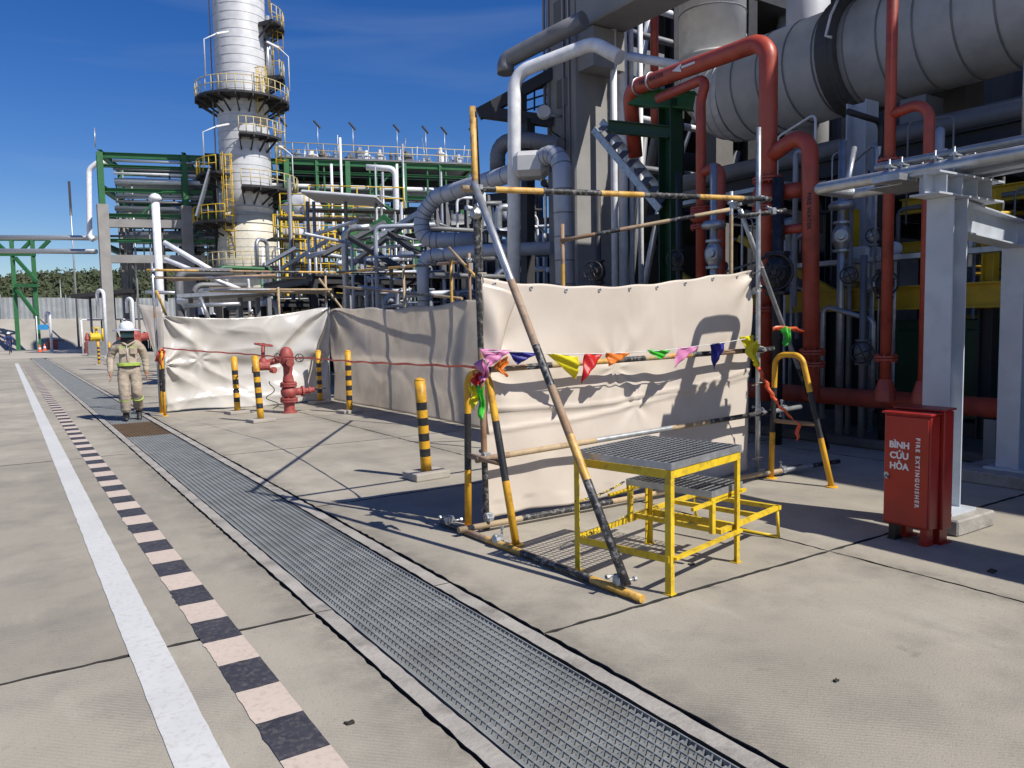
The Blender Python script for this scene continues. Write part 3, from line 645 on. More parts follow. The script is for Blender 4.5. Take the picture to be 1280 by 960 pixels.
ribbon('tape_knot', 'red tape knotted round the far hoop barrier by the worker', 'tape', [ony(196, 452, 15.8), ony(200, 436, 15.7), ony(206, 440, 15.7), ony(200, 455, 15.7), ony(206, 462, 15.72)], .07, redtape, .5, n=16)

# ================================================================ YELLOW STEP
st_ = thing('work_step', 'yellow steel work step with grey grating treads standing before the cream screen', 'step stool', (3.55, 3.65, 0))
Bc = Vector((3.18, 3.17, 0)); uu = Vector((.974, .224, 0)); vv = Vector((-.157, .988, 0)); vv = (vv - uu*vv.dot(uu)).normalized(); vv = vv*1.0
TW, TD = .85, .72
def S(u, v, z): return Bc+uu*u+vv*v+Vector((0, 0, z))
RS = Matrix((uu, vv, Vector((0, 0, 1)))).transposed()
def leg(u, v, z, su, sv):
    m = MB(); a = S(u+su*.018, v+sv*.003, z/2); m.box(S(u+su*.02, v+sv*.0025, z/2), (.04, .005, z), 0, RS); m.box(S(u+su*.0025, v+sv*.0225, z/2), (.005, .035, z), 0, RS)
    lg = m.build('leg', bright_yellow, st_); m = MB(); m.box(S(u+su*.02, v+sv*.02, .003), (.06, .06, .006), 0, RS); m.build('foot_plate', bright_yellow, lg)
ZT = .785
for u, v, su, sv in ((0, 0, 1, 1), (TW, 0, -1, 1), (TW, TD, -1, -1), (0, TD, 1, -1)): leg(u, v, ZT-.09, su, sv)
def rail(a, b, w=.04, h=.04, name='rail', m_=None):
    m = MB(); m.beam(a, b, w, h); return m.build(name, m_ or bright_yellow, st_)
z = ZT-.067
rail(S(0, .004, z), S(TW, .004, z), .012, .05); rail(S(0, TD-.004, z), S(TW, TD-.004, z), .012, .05); rail(S(.004, .012, z), S(.004, TD-.012, z), .012, .05); rail(S(TW-.004, .012, z), S(TW-.004, TD-.012, z), .012, .05)
rail(S(-.004, .01, .215), S(-.004, TD-.01, .215), .008, .042); rail(S(.03, -.006, .215), S(TW-.0, -.006, .215), .03, .018); rail(S(TW+.005, .02, .215), S(TW+.005, TD, .215), .008, .035); rail(S(.05, TD+.006, .215), S(TW, TD+.006, .215), .01, .04)
def tread(u0, u1, v0, v1, z, nm):
    m = MB(); w, d = u1-u0, v1-v0
    for a, b in (((u0, v0), (u1, v0)), ((u1, v0), (u1, v1)), ((u1, v1), (u0, v1)), ((u0, v1), (u0, v0))): m.beam(S(*a, z-.018), S(*b, z-.018), .006, .042)
    fr = m.build('tread_frame', galv, st_)
    m = MB(); n = int(w/.040)
    for i in range(1, n): u = u0+w*i/n; m.beam(S(u, v0+.004, z-.014), S(u, v1-.004, z-.014), .0045, .03)
    m.build('tread_grating', tread_dark, st_); m = MB(); n2 = int(d/.046)
    for i in range(1, n2): v = v0+d*i/n2; m.beam(S(u0+.004, v, z+.0005), S(u1-.004, v, z+.0005), .005, .006)
    m.build('tread_rods', galv, st_)
tread(-.005, TW+.005, -.005, TD+.005, ZT, 0)
s0, s1, Z2 = .58, 1.0, .51
tread(s0, s1, .06, .72, Z2, 1)
for v in (.07, .71):
    rail(S(s0, v, Z2-.055), S(s1, v, Z2-.055), .02, .03); rail(S(.36, v, Z2-.075), S(1.06, v, Z2-.065), .02, .022)
    m = MB(); m.beam(S(s0+.03, v, 0.23), S(s0+.03, v, Z2-.06), .03, .03); m.build('post', bright_yellow, st_)
Z3 = .235
for v in (.05, .73): rail(S(.66, v, Z3), S(TW+.68, v, Z3), .03, .03)
rail(S(TW+.68, .03, Z3), S(TW+.68, .75, Z3), .035, .03); rail(S(TW+.36, .065, Z3+.002), S(TW+.36, .715, Z3+.002), .03, .03); rail(S(.68, .065, Z3), S(.68, .715, Z3), .03, .032); rail(S(TW+.02, .065, Z3), S(TW+.02, .715, Z3), .03, .032)
for v in (.05, .73):
    m = MB(); m.tube([S(TW+.67, v, Z3), S(TW+.70, v, .01)], .012, 8); m.build('leg', bright_yellow, st_)
m = MB(); m.tube([S(TW+.70, .05, .012), S(TW+.70, .73, .012)], .012, 8); m.build('foot_bar', bright_yellow, st_)
chainM = [mat('yellow_plastic_chain', (.72, .55, .03), .35), mat('black_plastic_chain', (.03, .03, .03), .4)]
def chain(a, b, sag, n=20):
    a, b = Vector(a), Vector(b); m = MB(); pts = [a.lerp(b, i/n)-Vector((0, 0, sag*4*(i/n)*(1-i/n))) for i in range(n+1)]
    for i in range(n):
        p, q = pts[i], pts[i+1]; d = (q-p).normalized(); c = p.lerp(q, .5); ax = d.cross(Vector((0, 0, 1))).normalized()
        if i % 2: ax = d.cross(ax)
        sd = ax.cross(d); hl = (q-p).length*.62; ring = []
        for k in range(10): t_ = 2*math.pi*k/10; ring.append(c+d*math.cos(t_)*hl+sd*math.sin(t_)*hl*.55)
        m.tube(ring+[ring[0]], hl*.2, 5, 0 if (i//2) % 3 else 1, caps=False)
    return m.build('chain', chainM, st_)
chain(S(0, TD-.01, .46), S(.58, .74, .49), .02, 26); chain(S(0, TD-.01, .22), S(.66, .74, .25), .02, 26)

# ================================================================ BOLLARDS
base_c = mat('bollard_footing', (.36, .33, .29), .9, bump=.3, dirt=(.2, .18, .15), dirt_amt=.4)
def bollard(px, py, h, label, lean=(0, 0), grp='yellow and black striped bollards', block=(.42, .30), rot=.2, pos=None, bh=.10):
    p = gnd(px, py, bh) if pos is None else Vector(pos); o = thing('bollard', label, 'bollard', (p.x, p.y, 0), grp)
    a = Vector((p.x, p.y, bh-.01)); b = Vector((p.x+lean[0], p.y+lean[1], h)); m = MB(); L = (b-a).length; n = 9; bands = []; k0 = L*.17
    bands = [(k0, 0)]; rem = L-k0-.15*L; cnt = 8
    for i in range(cnt): bands.append((rem/cnt, 1 if i % 2 == 0 else 0))
    bands[-1] = (bands[-1][0]+.5, 0)
    m.tube([a, a.lerp(b, .5), b], .057, 18, 0, caps=True, bands=bands); 
    ps = m.build('post', HM, o); d = (b-a).normalized()
    m = MB(); m.lathe(b-d*.002, [(.0572, 0), (.052, .015), (.035, .028), (.0, .034)], 18, 0, d, True); m.build('cap', [yellow], ps)
    m = MB(); R = Matrix.Rotation(rot, 3, 'Z'); m.box((p.x, p.y, bh/2), (block[0], block[1], bh), 0, R); f = m.build('footing', [base_c], o); bv = f.modifiers.new('b', 'BEVEL'); bv.width = .012; bv.segments = 2
    return o
bollard(297, 513, 1.07, 'striped bollard farthest from the drain grating of the two before the glossy tarpaulin', (-.01, .06), bh=.06)
bollard(326, 523, 1.13, 'leaning striped bollard directly left of the red hydrant', (-.04, .05), bh=.06)
bollard(400, 501, 1.12, 'striped bollard behind the arm of the red hydrant', (0, 0), bh=.06)
bollard(437, 512, 1.16, 'striped bollard standing before the grey shaded tarpaulin', (0, 0), bh=.06)
bollard(533, 588, 1.04, 'nearest striped bollard, on a pale concrete block', (-.05, 0), rot=.08, bh=.08)
bollard(124, 455, 1.15, 'black banded post beyond the walking worker', grp='small posts far down the lane', bh=.04)
bollard(138, 455, 1.1, 'dark bollard just behind the walking worker', grp='small posts far down the lane', bh=.04)
# ================================================================ RED HYDRANT
def flange(m, p, axis, r, t=.03, n=8, mi=0, pair=True):
    p = Vector(p); ax = Vector(axis).normalized(); 
    for s_ in ((-1, 1) if pair else (1,)):
        m.lathe(p+ax*(s_*.004 if s_ > 0 else -.004-t), [(r*.98, 0), (r, .004), (r, t-.004), (r*.98, t)], 18, mi, ax)
    up = Vector((0, 0, 1)) if abs(ax.z) < .9 else Vector((1, 0, 0)); x = ax.cross(up).normalized(); y = ax.cross(x)
    for k in range(n):
        a = 6.283*(k+.5)/n; c = p+(x*math.cos(a)+y*math.sin(a))*r*.82; m.lathe(c-ax*(t+.022), [(r*.08, 0), (r*.08, 2*t+.044)], 6, mi, ax)
    return m
def handwheel(name, c, axis, R, r, m_, par, spokes=4):
    m = MB(); c = Vector(c); ax = Vector(axis).normalized(); m.torus(c, ax, R, r, 22, 6)
    up = Vector((0, 0, 1)) if abs(ax.z) < .9 else Vector((1, 0, 0)); x = ax.cross(up).normalized(); y = ax.cross(x)
    for k in range(spokes): a = 6.283*k/spokes+.4; m.tube([c, c+(x*math.cos(a)+y*math.sin(a))*R], r*.7, 6)
    m.lathe(c-ax*.02, [(r*2, 0), (r*2, .05)], 10, 0, ax); return m.build(name, m_, par)
hy = thing('fire_hydrant', 'faded red fire hydrant monitor with handwheels before the glossy tarpaulin', 'hydrant', (4.5, 14.6, 0))
hx, hyy = 4.5, 14.6
m = MB(); m.lathe((hx, hyy, 0), [(.14, 0), (.14, .03), (.1, .035), (.1, .2)], 18, 0, smooth=False); m.build('base_spool', hyd_red, hy)
m = MB(); flange(m, (hx, hyy, .25), (0, 0, 1), .165, .035); m.build('flange', hyd_red, hy)
m = MB(); m.lathe((hx, hyy, .285), [(.1, 0), (.125, .03), (.15, .09), (.15, .15), (.12, .20), (.10, .22)], 20, 0, smooth=True)
m.tube([(hx+.1, hyy, .40), (hx+.26, hyy, .40)], .075, 14); m.lathe((hx+.25, hyy, .40), [(.105, 0), (.105, .04)], 14, 0, (1, 0, 0)); m.tube([(hx+.28, hyy, .40), (hx+.50, hyy, .42)], [.06, .045], 12); m.lathe((hx+.38, hyy, .41), [(.075, 0), (.075, .03)], 12, 0, (1, 0, 0)); so = m.build('side_outlet', hyd_red, hy)
m = MB(); m.tube([(hx+.49, hyy, .42), (hx+.72, hyy-.04, .44)], .014, 8); m.build('outlet_lever', black_paint, so)
m = MB(); flange(m, (hx, hyy, .545), (0, 0, 1), .16, .035); m.build('flange', hyd_red, hy)
m = MB(); m.lathe((hx, hyy, .58), [(.11, 0), (.105, .04), (.085, .16), (.09, .30), (.13, .37)], 20, 0, smooth=True); m.build('barrel', hyd_red, hy)
m = MB(); m.lathe((hx-.02, hyy, .94), [(.11, 0), (.132, .04), (.137, .10), (.132, .17), (.115, .24), (.085, .295), (.045, .325), (.0, .33)], 22, 0, smooth=True)
m.tube([(hx-.02, hyy, 1.03), (hx-.02, hyy-.20, .98)], .06, 12); m.lathe((hx-.02, hyy-.19, .983), [(.078, 0), (.078, .04)], 12, 0, (0, -1, -.2)); hh = m.build('head', hyd_red, hy)
m = MB(); m.tube([(hx-.12, hyy, 1.03), (hx-.42, hyy, .97)], .06, 12)
m.lathe((hx-.46, hyy, .86), [(.07, 0), (.085, .05), (.085, .14), (.06, .19), (.04, .22)], 16, 0, smooth=True); m.lathe((hx-.46, hyy-.02, .92), [(.085, -.09), (.085, .10)], 14, 0, (1, 0, 0)); m.lathe((hx-.34, hyy-.06, .84), [(.05, 0), (.06, .04), (.06, .1)], 12, 0, (.3, -.5, 0)); m.lathe((hx-.62, hyy, .80), [(.055, 0), (.055, .12)], 12); m.tube([(hx-.46, hyy, 1.05), (hx-.45, hyy, 1.30)], .035, 10); sv = m.build('side_valve', hyd_red, hy)
handwheel('handwheel', (hx-.44, hyy, 1.32), (.12, -.1, 1), .16, .016, hyd_red, sv)
handwheel('handwheel', (hx-.22, hyy-.1, 1.08), (.5, -1, 0), .07, .009, black_paint, hh)
handwheel('handwheel', (hx+.2, hyy-.1, 1.05), (-.3, -1, 0), .075, .009, black_paint, hh)
# thin loop of wire before the sheet, left of hydrant
p = ony(341, 512, 15.2); m = MB(); m.tube([p+Vector((.12*math.sin(k*.55)*(1 if k < 12 else .4), 0, .02+.026*k)) for k in range(22)], .009, 6); props(m.build('wire_loop', black_paint), 'black bent wire loop standing left of the red hydrant', 'wire')
# ================================================================ FIRE EXTINGUISHER CABINETS
fb = MB()
cb = thing('extinguisher_cabinet', 'red fire extinguisher cabinet with white lettering beside the grey steel column', 'cabinet', (5.4, 2.96, 0))
def cabinet(x0, x1, y0, y1, z0, z1, par):
    m = MB(); m.box(((x0+x1)/2, (y0+y1)/2, (z0+z1)/2), (x1-x0, y1-y0, z1-z0)); o = m.build('box', red_cab, par); b = o.modifiers.new('b', 'BEVEL'); b.width = .008; b.segments = 3
    m = MB(); R = Matrix.Rotation(-.05, 3, 'Y'); m.box(((x0+x1)/2-.005, (y0+y1)/2, z1+.012), (x1-x0+.03, y1-y0+.025, .014), 0, R); o = m.build('lid', red_cab, par); b = o.modifiers.new('b', 'BEVEL'); b.width = .004; b.segments = 2
    return o
cabinet(5.285, 5.405, 2.79, 3.125, .12, .92, cb)
m = MB(); m.box((5.279, 2.9575, .52), (.012, .315, .775)); door = o = m.build('door', red_cab, cb); b = o.modifiers.new('b', 'BEVEL'); b.width = .004
m = MB(); m.tube([(5.272, 3.10, .47), (5.255, 3.10, .47), (5.255, 3.085, .455), (5.272, 3.08, .45)], .007, 8); m.lathe((5.274, 3.095, .48), [(.018, 0), (.018, .008)], 12, 0, (-1, 0, 0)); m.build('latch', galv, door)
for y_ in (2.84, 3.07): m = MB(); m.box((5.35, y_, .066), (.08, .05, .108)); m.box((5.35, y_, .006), (.10, .06, .012)); m.build('foot', red_cab if y_ < 3 else black_paint, cb)
cb2 = thing('extinguisher_cabinet', 'plain red cabinet standing back to back behind the lettered one', 'cabinet', (5.48, 2.94, 0))
cabinet(5.415, 5.54, 2.765, 3.115, .11, .945, cb2)
for y_ in (2.815, 3.06): m = MB(); m.box((5.48, y_, .061), (.10, .05, .098)); m.box((5.49, y_, .006), (.14, .09, .012)); m.build('foot', red_cab, cb2)
letter_m = mat('white_lettering', (.72, .70, .70), .6, var=.04)
def lettering(body, size, loc, rot, par, align='LEFT', space=1.0, bold=.0, name='lettering', lines=1.0, m_=None):
    c = bpy.data.curves.new(name, 'FONT'); c.body = body; c.size = size; c.align_x = align; c.space_line = lines; c.space_character = space; c.offset = bold; c.extrude = .0008; c.resolution_u = 3
    o = bpy.data.objects.new(name+'_tmp', c); COL.objects.link(o); dg = bpy.context.evaluated_depsgraph_get(); me = bpy.data.meshes.new_from_object(o.evaluated_get(dg)); bpy.data.objects.remove(o); bpy.data.curves.remove(c)
    o = bpy.data.objects.new(name, me); COL.objects.link(o); me.materials.clear(); me.materials.append(m_ or letter_m); o.parent = par
    po = Vector(par['_o']) if par else Vector((0, 0, 0)); M = rot.to_4x4(); M.translation = Vector(loc)-po; o.matrix_local = M; return o
RX = Matrix(((0, 0, -1), (-1, 0, 0), (0, 1, 0)))         # text on a face that looks along -x: its x runs along -y, its y up
for k, tx in enumerate(('BÌNH', 'CỨU', 'HỎA')): lettering(tx, .064, (5.2715, 3.005, .680-.076*k), RX, door, 'CENTER', 1.0, .0026)
RXv = Matrix(((0, 0, -1), (0, 1, 0), (1, 0, 0))).transposed()
RXv = Matrix(((0, 0, -1), (0, 1, 0), (-1, 0, 0)))
lettering('FIRE EXTINGUISHER', .040, (5.2715, 2.885, .765), RX @ Matrix.Rotation(-math.pi/2, 3, 'Z'), door, 'LEFT', 1.42, .0016)
# ================================================================ GREY COLUMNS, PIPE BUNDLE
def hcol(par, x, y, z0, z1, w, h, t, m_, name='shaft', ax='y'):
    m = MB(); m.ibeam((x, y, z0), (x, y, z1), w, h, t, 0, (0, 1, 0) if ax == 'y' else (1, 0, 0)); return m.build(name, m_, par)
def pcol(x, y, z1, label, pw=.55):
    o = thing('steel_column', label, 'column', (x, y, 0)); m = MB(); m.box((x, y, .06), (pw, pw, .12)); f = m.build('plinth', kerb_conc, o); f.modifiers.new('b', 'BEVEL').width = .012
    m = MB(); m.box((x, y, .13), (.36, .36, .02)); m.build('base_plate', steel_grey, o)
    hcol(o, x, y, .14, z1, .20, .21, .014, steel_grey, 'shaft', 'x'); return o
c1 = pcol(5.99, 3.08, 2.49, 'grey steel column on a concrete plinth right behind the red cabinets')
m = MB(); m.ibeam((5.66, 3.08, 2.575), (6.62, 3.08, 2.575), .22, .165, .014); 
for k in range(4): m.box((5.78+.22*k, 3.08, 2.575), (.01, .20, .135))
m.build('cap_beam', steel_grey, c1)
c2 = pcol(8.12, 3.5, 2.49, 'grey steel column farther back, cut by the right edge', .8)
m = MB(); m.ibeam((6.13, 3.10, 2.36), (8.0, 3.47, 2.36), .18, .24, .012); props(m.build('tie_beam', steel_grey), 'grey steel beam joining the two grey columns', 'beam')
pb = thing('pipe_bundle', 'silver clad pipes with a looped end lying on the grey cap beam', 'pipe bundle', (6.25, 3.5, 2.66))
m = MB(); m.tube(fillet([(5.98, -7, 2.735), (5.98, 4.19, 2.735), (6.50, 4.19, 2.735), (6.50, -7, 2.735)], .06, 8), .05, 16); m.build('looped_pipe', galv, pb)
m = MB(); m.tube([(6.24, -7, 2.725), (6.24, 3.72, 2.725)], .05, 14); m.build('pipe', white_paint, pb)
for x_ in (6.11, 6.37): m = MB(); m.tube([(x_, -7, 2.72), (x_, 3.72, 2.72)], .052, 14); m.build('pipe', galv, pb)
m = MB(); m.tube([(6.06, -7, 2.84), (6.06, 3.7, 2.84)], .03, 10); m.build('conduit', galv, pb)
for y in (3.02, 3.16, 3.42, 3.52):
    m = MB(); m.box((6.24, y, 2.80), (.62, .05, .012)); 
    for x in (5.95, 6.25, 6.53): m.tube([(x, y, 2.66), (x, y, 2.86)], .009, 6); m.lathe((x, y, 2.80), [(.018, 0), (.018, .02)], 6)
    m.build('clamp', galv, pb)
m = MB(); m.box((6.24, -2.6, 2.664), (.50, 10, .008)); m.box((6.24, 3.60, 2.664), (.46, .30, .008)); m.build('cover_sheet', galv, pb)  # sheet laid in separate pieces to shape the bundle's shadow on ground and screen
m = MB(); m.box((6.25, 3.46, 2.69), (.9, .22, .05)); m.build('shoe_plate', galv, pb)
for y in (-.5, -3.6): pcol(5.99, y, 2.49, 'grey steel column carrying the silver pipes outside the frame', .5) if y < -9 else None
m = MB(); m.tube([ony(1060, 226, 4.3), ony(1068, 185, 4.45)], .025, 8); props(m.build('steel_strut', galv), 'short pale strut rising at the looped end of the silver pipes', 'strut')

# ================================================================ RED FIRE MAINS
def ptube(par, pts, r, m_, name='pipe', rad=None, seg=18, n=7):
    m = MB(); m.tube(fillet(pts, rad or r*3, n), r, seg); return m.build(name, m_, par)
XP = 8.4
fm = thing('fire_main', 'thick red fire main rising to a long overhead run with an arrow mark', 'pipe', (XP, 6.6, 0))
zt_, r1 = 5.20, .20
ptube(fm, [(XP, 6.62, .55), (XP, 6.62, zt_), (XP, 9.25, zt_+.05), (XP+.35, 9.5, 4.3)], .118, red_pipe, 'riser', .27)
ptube(fm, [(XP, 6.58, 3.72), (XP, 6.0, 3.95), (XP, 5.93, .6)], .10, red_pipe, 'branch', .26)
ptube(fm, [(XP, 6.62, 2.75), (XP, 5.95, 2.75)], .06, red_pipe, 'link_pipe')
for z in (3.42, 3.06, 1.75):
    m = MB(); flange(m, (XP, 6.62, z), (0, 0, 1), .19, .03, 12); m.build('flange', red_pipe, fm)
m = MB(); m.lathe((XP, 6.62, 3.1), [(.13, 0), (.18, .06), (.19, .13), (.18, .2), (.13, .28)], 20, 0, smooth=True); m.tube([(XP, 6.6, 3.24), (XP+.1, 6.1, 3.24)], .1, 12); m.build('valve_body', red_pipe, fm)
for z in (1.05, 1.2):
    m = MB(); flange(m, (XP, 5.93, z), (0, 0, 1), .16, .025, 12); m.build('flange', red_pipe, fm)
m = MB(); pts = [(-.21, .16, 0), (-.21, -.16, 0), (-.21, 0, 0)]
# white flow arrow and stencilled lettering on the overhead run (looks towards the lane)
def arrow(y0, z0, ln, s):
    m = MB(); x = XP-.121
    m.add([(x, y0, z0-.012*s), (x, y0-ln, z0-.012*s), (x, y0-ln, z0+.012*s), (x, y0, z0+.012*s), (x, y0+.16, z0), (x, y0-.02, z0+.06), (x, y0-.02, z0-.06)], [(0, 1, 2, 3), (4, 5, 6)]); return m.build('flow_arrow', letter_m, fm)
arrow(8.05, 5.22, .28, 1.3)
stencil = mat('black_stencil', (.05, .02, .02), .6)
lettering('FIRE WATER', .085, (XP-.120, 8.9, 5.2), RX, fm, 'LEFT', 1.1, .002, m_=stencil)
lettering('FIRE WATER', .075, (XP-.102, 5.93+.02, 3.15), RX @ Matrix.Rotation(-math.pi/2, 3, 'Z'), fm, 'LEFT', 1.1, .002, m_=stencil)
hd = thing('fire_header', 'dark red header pipe running low behind the grey columns', 'pipe', (8.85, 3, .4))
ptube(hd, [(8.85, 9.5, .62), (8.85, -9, .62)], .11, red_pipe, 'header')
for y in (7.5, 4.0, 1.0): m = MB(); m.box((8.85, y, .25), (.2, .12, .5)); m.build('support', mid_steel, hd)
def riser(label, pts, r, flz, br=None):
    o = thing('fire_riser', label, 'pipe', (pts[0][0], pts[0][1], pts[0][2])); ptube(o, pts, r, red_pipe, 'riser', r*3.2, 14)
    if br: ptube(o, br, r*.95, red_pipe, 'branch', r*3.2, 14)
    for z in flz: m = MB(); flange(m, (pts[0][0], pts[0][1], z), (0, 0, 1), r*2.1, .025, 8); m.build('flange', red_pipe, o)
    return o
ya = onx(1113, 140, XP).y; yb = onx(1162, 140, XP).y
for y_ in (8.75, 9.05): m = MB(); m.torus((XP, y_, 5.24), (0, 1, 0), .128, .016, 20, 6); m.build('pipe_clamp', galv, fm)
R3 = riser('slim red riser crossing in front of the big silver duct', [(XP, ya, .66), (XP, ya, 8.5)], .06, (3.35, 3.05, 1.15), [(XP, ya, 3.86), (XP, yb, 3.93), (XP, yb, .7)])
m = MB(); m.lathe((XP, ya, 3.08), [(.08, 0), (.14, .06), (.14, .18), (.08, .26)], 16, 0, smooth=True); m.build('valve_body', red_pipe, R3); handwheel('handwheel', (XP-.22, ya-.12, 3.2), (-1, -.5, 0), .12, .012, black_paint, R3)
m = MB(); m.lathe((XP, ya, .66), [(.12, 0), (.11, .12), (.07, .25)], 14, 0); m.build('reducer', red_pipe, R3); m = MB(); m.lathe((XP, yb, .66), [(.12, 0), (.11, .12), (.07, .25)], 14, 0); m.build('reducer', red_pipe, R3)
yc, yd = onx(876, 150, XP).y, onx(901, 197, XP).y
R4 = riser('slim red riser left of the thick red main, with a cranked top', [(XP, yc, 1.2), (XP, yc, 4.55), (XP, yc+.0, 4.72), (XP, yc-.12, 5.0), (XP, yc+.85, 4.95)], .07, (3.2, 2.95), [(XP, yc, 3.70), (XP, yd, 3.78), (XP, yd, 1.2)])
m = MB(); m.lathe((XP, yc, 3.0), [(.09, 0), (.15, .06), (.15, .16), (.09, .22)], 14, 0, smooth=True); m.build('valve_body', red_pipe, R4)
R5 = riser('dark red vertical pipe left of the white duct leg', [ony(822, 160, 12), ony(818, 150, 11.8), ony(818, -90, 11.8)], .085, ())
# ================================================================ CONCRETE FRAME
cf = thing('concrete_frame', 'tall grey concrete column and beam of the process structure', 'concrete frame', (10.3, 12.9, 0))
m = MB(); m.box((10.28, 12.88, 6), (.96, .96, 12)); o = m.build('column', concrete, cf); o.modifiers.new('b', 'BEVEL').width = .03
m = MB(); m.box((10.27, 1.0, 8.25), (.92, 22.75, 1.7)); o = m.build('beam', concrete, cf); o.modifiers.new('b', 'BEVEL').width = .03
m = MB(); m.box((10.28, 12.15, 7.0), (.8, .5, .75)); m.box((11.1, 12.9, 7.1), (.7, .8, .7)); m.build('corbel', concrete, cf)
m = MB(); m.box((12.6, -.6, 7.65), (3.7, 18.4, .35)); m.box((17.9, -.6, 7.65), (5.6, 18.4, .35)); m.build('deck', concrete, cf)  # unseen slab in two parts, the opening added to let slivers of sun through
for y in (5.2, 1.4, -2.4): m = MB(); m.box((15.6, y, 7.2), (9.7, .4, .55)); m.build('cross_beam', concrete, cf)
for x, y in ((20.2, 12.9), (20.2, 5.0), (20.2, -3), (13.6, 6.9), (13.6, -1.0), (15, 13.4)):
    m = MB(); m.box((x, y, 3.7), (.6, .6, 7.4)); m.build('column', rust_deck, cf)
# conduits and lamp on the column
cd = thing('conduit_run', 'grey conduits with a round junction box on the concrete column', 'conduit', (9.8, 12.4, 3))
m = MB(); 
for dx in (0, .09): m.tube([(9.77, 12.55+dx*2, 2), (9.77, 12.55+dx*2, 11)], .03, 8)
m.tube([(9.79, 13.25, 4.8), (9.79, 13.25, 11)], .045, 8); m.tube([(9.79, 13.40, 6), (9.79, 13.40, 11)], .03, 8); m.build('conduit', mid_steel, cd)
m = MB(); c_ = dep(680, 141, 15.4); m.lathe(c_, [(.14, 0), (.15, .05), (.12, .12)], 16, 0, (-.5, -.8, 0)); m.tube([c_+V((.1, .1, 0)), c_+V((.5, .1, .02))], .03, 8); m.build('junction_box', alu, cd)
m = MB(); m.tube([c_+V((.1, 0, -.1)), c_+V((.2, 0, -.35)), c_+V((.5, -.05, -.5)), c_+V((.75, -.05, -.3)), c_+V((.8, -.05, .1))], .015, 6); m.build('cable', black_paint, cd)
m = MB(); m.box((9.775, 12.75, 6.3), (.02, .4, .55)); m.box((9.775, 12.85, 7.9), (.02, .35, .5)); m.build('plate', rust_deck, cd)

# ================================================================ BIG DUCT
du = thing('insulated_duct', 'huge silver clad duct with a dark saddle band crossing the top right', 'duct', (12, 6, 4.5))
DX, DZ, DR = 12.0, 5.9, .87
m = MB(); prof = []; y = 9.3; 
m.lathe((DX, 9.95, DZ), [(DR, 0), (DR, 19)], 40, 0, (0, -1, 0), True); m.build('shell', alu, du)
m = MB()
for k in range(30): m.lathe((DX, 9.6-k*.55, DZ), [(DR+.001, -.016), (DR+.010, -.012), (DR+.010, .012), (DR+.001, .016)], 40, 0, (0, -1, 0), False)
props(m.build('cladding_seams', mid_steel, du), kind='stuff')
m = MB(); m.lathe((DX, 7.85, DZ), [(DR+.02, 0), (DR+.09, .02), (DR+.09, .34), (DR+.02, .36)], 40, 0, (0, -1, 0)); m.build('saddle_band', dark_band, du)
m = MB(); m.lathe((DX, 7.66, DZ), [(DR+.08, 0), (DR+.105, .02), (DR+.105, .05), (DR+.08, .07)], 40, 0, (0, -1, 0)); m.build('band_strap', dark_band, du)
m = MB(); m.tube([(DX-.75, 7.5, DZ+.80), (DX-.98, 7.52, DZ+.42), (DX-1.06, 7.55, DZ+.1), (DX-1.06, 7.45, DZ+.05)], .022, 8); m.build('band_cable', white_paint, du)
# mitred bend up into the vertical leg
m = MB(); pts = [Vector((DX, 9.95, DZ))]; R_ = .85
for k in range(1, 10): a = k/9*math.pi/2; pts.append(Vector((DX, 9.95+R_*math.sin(a), DZ+R_-R_*math.cos(a))))
m.tube(pts, [DR]+[DR-.025*k for k in range(1, 10)], 32, 0, smooth=False); m.build('mitred_bend', alu, du)
for k, p in enumerate(pts[1:]):
    a = (k+1)/9*math.pi/2; m = MB(); m.torus(p, (0, math.cos(a), math.sin(a)), DR-.025*(k+1)+.005, .022, 32, 6); m.build('bend_seam', alu, du)
m = MB(); m.lathe((DX, 10.8, DZ+R_-.02), [(DR-.225, 0), (DR-.225, 7)], 32, 0, (0, 0, 1), True); m.build('vertical_leg', mat('white_duct_cladding', (.80, .81, .82), .5, dirt=(.5, .5, .5), dirt_amt=.4, dirt_scale=1.5), du)
for z in (7.6, 8.5): m = MB(); m.torus((DX, 10.8, z), (0, 0, 1), DR-.223, .012, 32, 6); m.build('strap', mid_steel, du)
for y_ in (6.6, 2.0): m = MB(); m.box((DX, y_, 4.6), (.5, .4, .7)); m.build('saddle', mid_steel, du)

# ================================================================ GREEN PORTAL AND STAIR STRINGER
gp = thing('green_portal', 'dark green steel portal with a lit bracket beside the red overhead main', 'steel frame', (9.9, 10.4, 0))
def gcol(par, x, y, z0, z1, w, m_, name='post'): m = MB(); m.ibeam((x, y, z0), (x, y, z1), w, w, .015, 0, (0, 1, 0)); return m.build(name, m_, par)
pA = dep(838, 126, 11.8)
gcol(gp, pA.x, pA.y, 0, pA.z, .26, dark_green)
m = MB(); m.ibeam(dep(788, 121, 12.0), dep(868, 127, 11.6), .2, .26, .02); m.build('beam', green_steel, gp)
m = MB(); m.ibeam(dep(760, 158, 12.1), dep(838, 166, 11.8), .15, .18, .015); m.build('beam', dark_green, gp)
ss = thing('stair_stringer', 'slanting aluminium stair stringer left of the green portal', 'stair', (9, 11, 3))
a0, a1, b0, b1 = dep(742, 162, 12.5), dep(825, 262, 11.6), dep(752, 152, 12.9), dep(836, 250, 12.0)
m = MB(); m.beam(a0, a1, .04, .11); m.build('stringer', galv, ss); m = MB(); m.beam(b0, b1, .04, .11); m.build('stringer', galv, ss)
for k in range(9): t_ = (k+.5)/9; m = MB(); m.beam(a0.lerp(a1, t_), b0.lerp(b1, t_), .13, .02); m.build('tread', mid_steel, ss)
